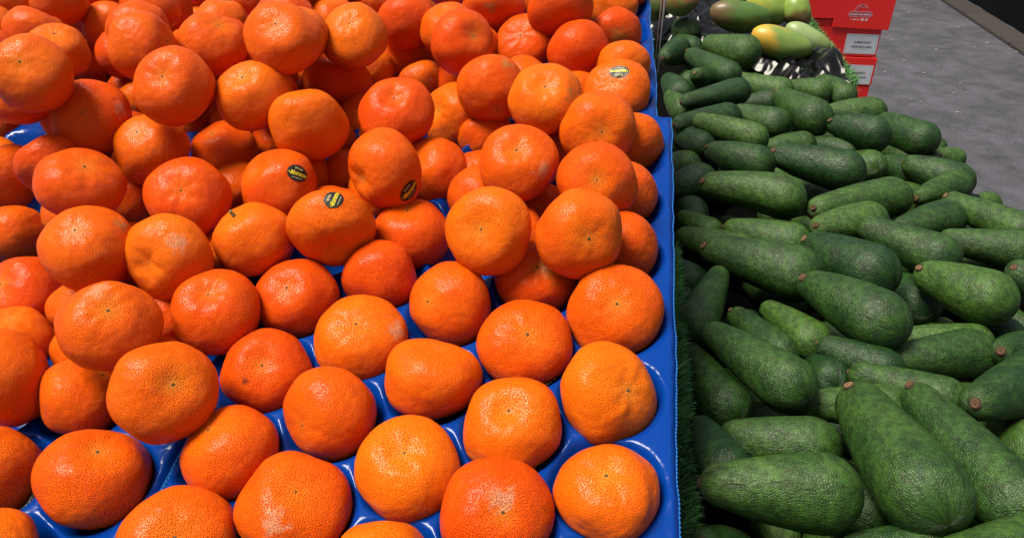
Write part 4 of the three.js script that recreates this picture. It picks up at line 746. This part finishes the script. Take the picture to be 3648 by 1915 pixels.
function avocado(S, B, R, seed, label, set) {
  const g = group('avocado', label, 'avocado', set), r = rng(seed * 29 + 7), ax = S.clone().sub(B), d = ax.length(); ax.normalize();
  const c = S.clone().addScaledVector(ax, 0.5 * R).add(B.clone().addScaledVector(ax, -R)).multiplyScalar(0.5);
  g.position.copy(c); g.quaternion.setFromUnitVectors(UP, ax); g.quaternion.multiply(new THREE.Quaternion().setFromAxisAngle(UP, r() * 6.28));
  const f = pearShape(d, R, seed), nu = 44, na = 48, P = [], U = [], C = [], I = [], o = V(), rep = Math.max(2, Math.round(2 * Math.PI * R / 0.05)), L = d + 1.5 * R;
  const tone = Math.min(1, Math.max(0, 0.36 + 0.8 * (r() - 0.5) + (AVTONE[seed] ?? 0))), s = seed * 1.3;
  for (let j = 0; j <= nu; j++) for (let i = 0; i <= na; i++) {
    const u = (1 - Math.cos(Math.PI * j / nu)) / 2, a = i / na * Math.PI * 2; f(u, a, o); P.push(o.x, o.y, o.z); U.push(i / na * rep, u * L / 0.05 + r() * 0 + seed * 0.37);
    const x = Math.cos(a), z = Math.sin(a), pt = 0.5 * N3(x * 1.2 + s, u * 4, z * 1.2) + 0.25 * N3(x * 4, u * 12 + s, z * 4), t = Math.min(1, Math.max(0, tone + 0.6 * pt + 0.25 * Math.exp(-((u / 0.12) ** 2))));
    const mk = 0.45 * smooth(0.36, 0.5, N3(x * 2.2 + s * 1.7, u * 7, z * 2.2 + s) + 0.25 * N3(x * 9, u * 26, z * 9)); // corky scuffs
    C.push(mix(mix(0.016, 0.13, t), 0.035, mk), mix(mix(0.058, 0.198, t), 0.032, mk), mix(mix(0.011, 0.032, t), 0.016, mk));
  }
  for (let j = 0; j < nu; j++) for (let i = 0; i < na; i++) { const q = j * (na + 1) + i; I.push(q, q + 1, q + na + 1, q + 1, q + na + 2, q + na + 1); }
  const geo = geom(P, I, U, C), nm = geo.attributes.normal;
  for (let j = 0; j <= nu; j++) { const a = j * (na + 1), b = a + na; tmp.set(nm.getX(a) + nm.getX(b), nm.getY(a) + nm.getY(b), nm.getZ(a) + nm.getZ(b)).normalize(); if (j === 0) tmp.set(0, 1, 0); if (j === nu) tmp.set(0, -1, 0); nm.setXYZ(a, tmp.x, tmp.y, tmp.z); nm.setXYZ(b, tmp.x, tmp.y, tmp.z); }
  part('skin', geo, SKIN, g);
  f(0, 0, o); const k = Math.min(1.15, R / 0.029), st = part('stem', corkGeo, r() < 0.5 ? CORK : CORK_PALE, g); const tip = UP.clone(); if (TURNED.has(seed)) { const v = V(-0.3, 0.65, 0.7).normalize().applyQuaternion(g.quaternion.clone().invert()); tip.addScaledVector(v, 1.05).normalize(); }
  st.position.set(tip.x, tip.y, tip.z).multiplyScalar(f.neck - 0.0004); st.position.y += f.neckY; st.quaternion.setFromUnitVectors(UP, tip); st.scale.set(k * (0.55 + 0.3 * r()), k * (0.7 + 0.9 * r()), k * (0.55 + 0.3 * r()));
  part('core', corkCore, CORK_DARK, st); part('ring', corkRing, CORK_DARK, st);
  return g;
}
const TURNED = new Set([2, 3, 9, 15, 17, 20, 24, 28, 30, 31, 33, 34, 40, 41, 42, 43, 45, 47, 50, 55, 56, 58, 60, 62, 64, 68, 71, 74]); // stems that lean toward the open side of the heap
const AVTONE = { 52: 0.35, 54: 0.3, 67: 0.35, 26: 0.25, 55: 0.1, 16: 0.15, 70: 0.2, 36: 0.2, 31: 0.2, 34: 0.35, 46: -0.25, 64: -0.25, 62: -0.2, 40: -0.1, 50: -0.2, 27: -0.1, 13: -0.15, 1: -0.1, 44: -0.15, 12: 0.15, 6: 0.15, 7: 0.1, 14: 0.2, 57: 0.15, 63: 0.15, 41: -0.05 };
for (const [a, b, c, d, e, f, R, seed, label] of AVOCADOS) avocado(V(a, b, c).multiplyScalar(0.001), V(d, e, f).multiplyScalar(0.001), R / 1000 * 1.06, seed, label, label.includes('buried') ? 'avocados buried in the heap' : 'avocados heaped in the lined bin');
DEEP.forEach(([x, y, z, turn, label], k) => { const r = rng(k + 900), c = V(x, y, z).multiplyScalar(0.001), h = V(Math.cos(turn), 0.2 * (r() - 0.5), Math.sin(turn)).multiplyScalar(0.03); avocado(c.clone().add(h), c.clone().sub(h), 0.028, 300 + k, label, 'avocados buried in the heap'); });

// ---------------------------------------------------------------- mangoes
const MANGO = {
  1: ['dark green mango with a brown red blush at its left end', [0.065, 0.125, 0.025], [0.12, 0.075, 0.03], -1.5],
  2: ['yellow mango standing behind the other mangoes', [0.2, 0.29, 0.05], [0.32, 0.34, 0.05], -0.3],
  3: ['round mango with a brown red lower cheek next to the red boxes', [0.17, 0.26, 0.045], [0.16, 0.1, 0.035], 0.55],
  4: ['mango with a bright orange yellow left end at the tray front', [0.15, 0.23, 0.05], [0.5, 0.29, 0.03], -1.2],
  5: ['pale green mango behind the orange tipped one', [0.22, 0.3, 0.12], [0.2, 0.27, 0.08], 0.6],
  6: ['mango with a red patch by the hanging strip', [0.1, 0.15, 0.03], [0.22, 0.07, 0.03], 0],
  7: ['green mango cut by the top edge behind the blushed one', [0.13, 0.22, 0.04], [0.16, 0.24, 0.04], 0],
  8: ['dark mango behind the hanging strip beside the blue rim', [0.05, 0.09, 0.02], [0.08, 0.07, 0.02], 0],
};
for (const [a, b, c, d, e, f, R8, k] of MANGO_SPOTS) {
  const [label, base, blush, at] = MANGO[k], g = group('mango', label, 'mango', 'mangoes on the black plastic'), A = V(a, b, c).multiplyScalar(0.001), B = V(d, e, f).multiplyScalar(0.001), R = R8 / 1000, L = A.distanceTo(B) / 2;
  g.position.copy(A).add(B).multiplyScalar(0.5); g.quaternion.setFromUnitVectors(UP, A.clone().sub(B).normalize());
  const n = CS.dirs.length, pos = new Float32Array(n * 3), col = new Float32Array(n * 3);
  for (let q = 0; q < n; q++) {
    const v = CS.dirs[q], w = 1 + 0.03 * N3(v.x * 1.5 + k, v.y * 1.5, v.z * 1.5) - 0.1 * smooth(0.2, 1, -v.y) + 0.06 * smooth(0, 0.8, v.y), beak = 0.12 * R * Math.exp(-((Math.acos(v.y) - 2.5) ** 2) * 6);
    pos[q * 3] = v.x * R * w + beak + 0.12 * R * v.y * v.y; pos[q * 3 + 1] = v.y * L; pos[q * 3 + 2] = v.z * R * w * 0.96;
    const t = smooth(-0.25, 0.55, (at < 0 ? v.y + at * 0.3 + 0.1 : at > 0 ? -v.y - 0.1 : v.x * 0.6) + 0.5 * N3(v.x * 2 + k * 3, v.y * 2, v.z * 2)), sp = 1 + 0.1 * N3(v.x * 12, v.y * 12 + k, v.z * 12);
    for (let m = 0; m < 3; m++) col[q * 3 + m] = mix(base[m], blush[m], t) * sp;
  }
  part('skin', weldedGeometry(pos, col), MANGO_SKIN, g);
  const st = part('stem', corkGeo, CORK_DARK, g); st.position.set(0.12 * R, L - 0.001, 0); st.scale.setScalar(0.8);
}

// ---------------------------------------------------------------- the strip that hangs beside the tray
{
  const g = group('hanging_strip', 'narrow brown and clear strip hanging down beside the far blue tray', 'strip');
  const mk = (w, off, mat, name) => { const P = [], I = [], n = 40; for (let k = 0; k <= n; k++) { const t = k / n, y = mix(1.42, 1.134, t), ww = w * (1 - 0.75 * smooth(0.5, 1, t)), x = 0.044 + off + 0.004 * Math.sin(t * 5), z = -mix(1.24, 1.06, t); P.push(x - ww, y, z, x + ww, y + 0.002, z - 0.004, x + ww * 0.5, y, z - 0.006, x - ww, y, z - 0.003); if (k) { const a = k * 4, b = a - 4; for (let m = 0; m < 4; m++) { const q = (m + 1) % 4; I.push(b + m, b + q, a + m, b + q, a + q, a + m); } } } part(name, geom(P, I), mat, g); };
  mk(0.0024, 0, std(lin(0.16, 0.09, 0.06), 0.5, { side: THREE.DoubleSide }), 'strip_edge');
  mk(0.0026, 0.0042, phys(lin(0.16, 0.14, 0.14), 0.2, { side: THREE.DoubleSide }), 'clear_film');
}

console.log('objects', scene.children.length);
renderer.render(scene, camera);
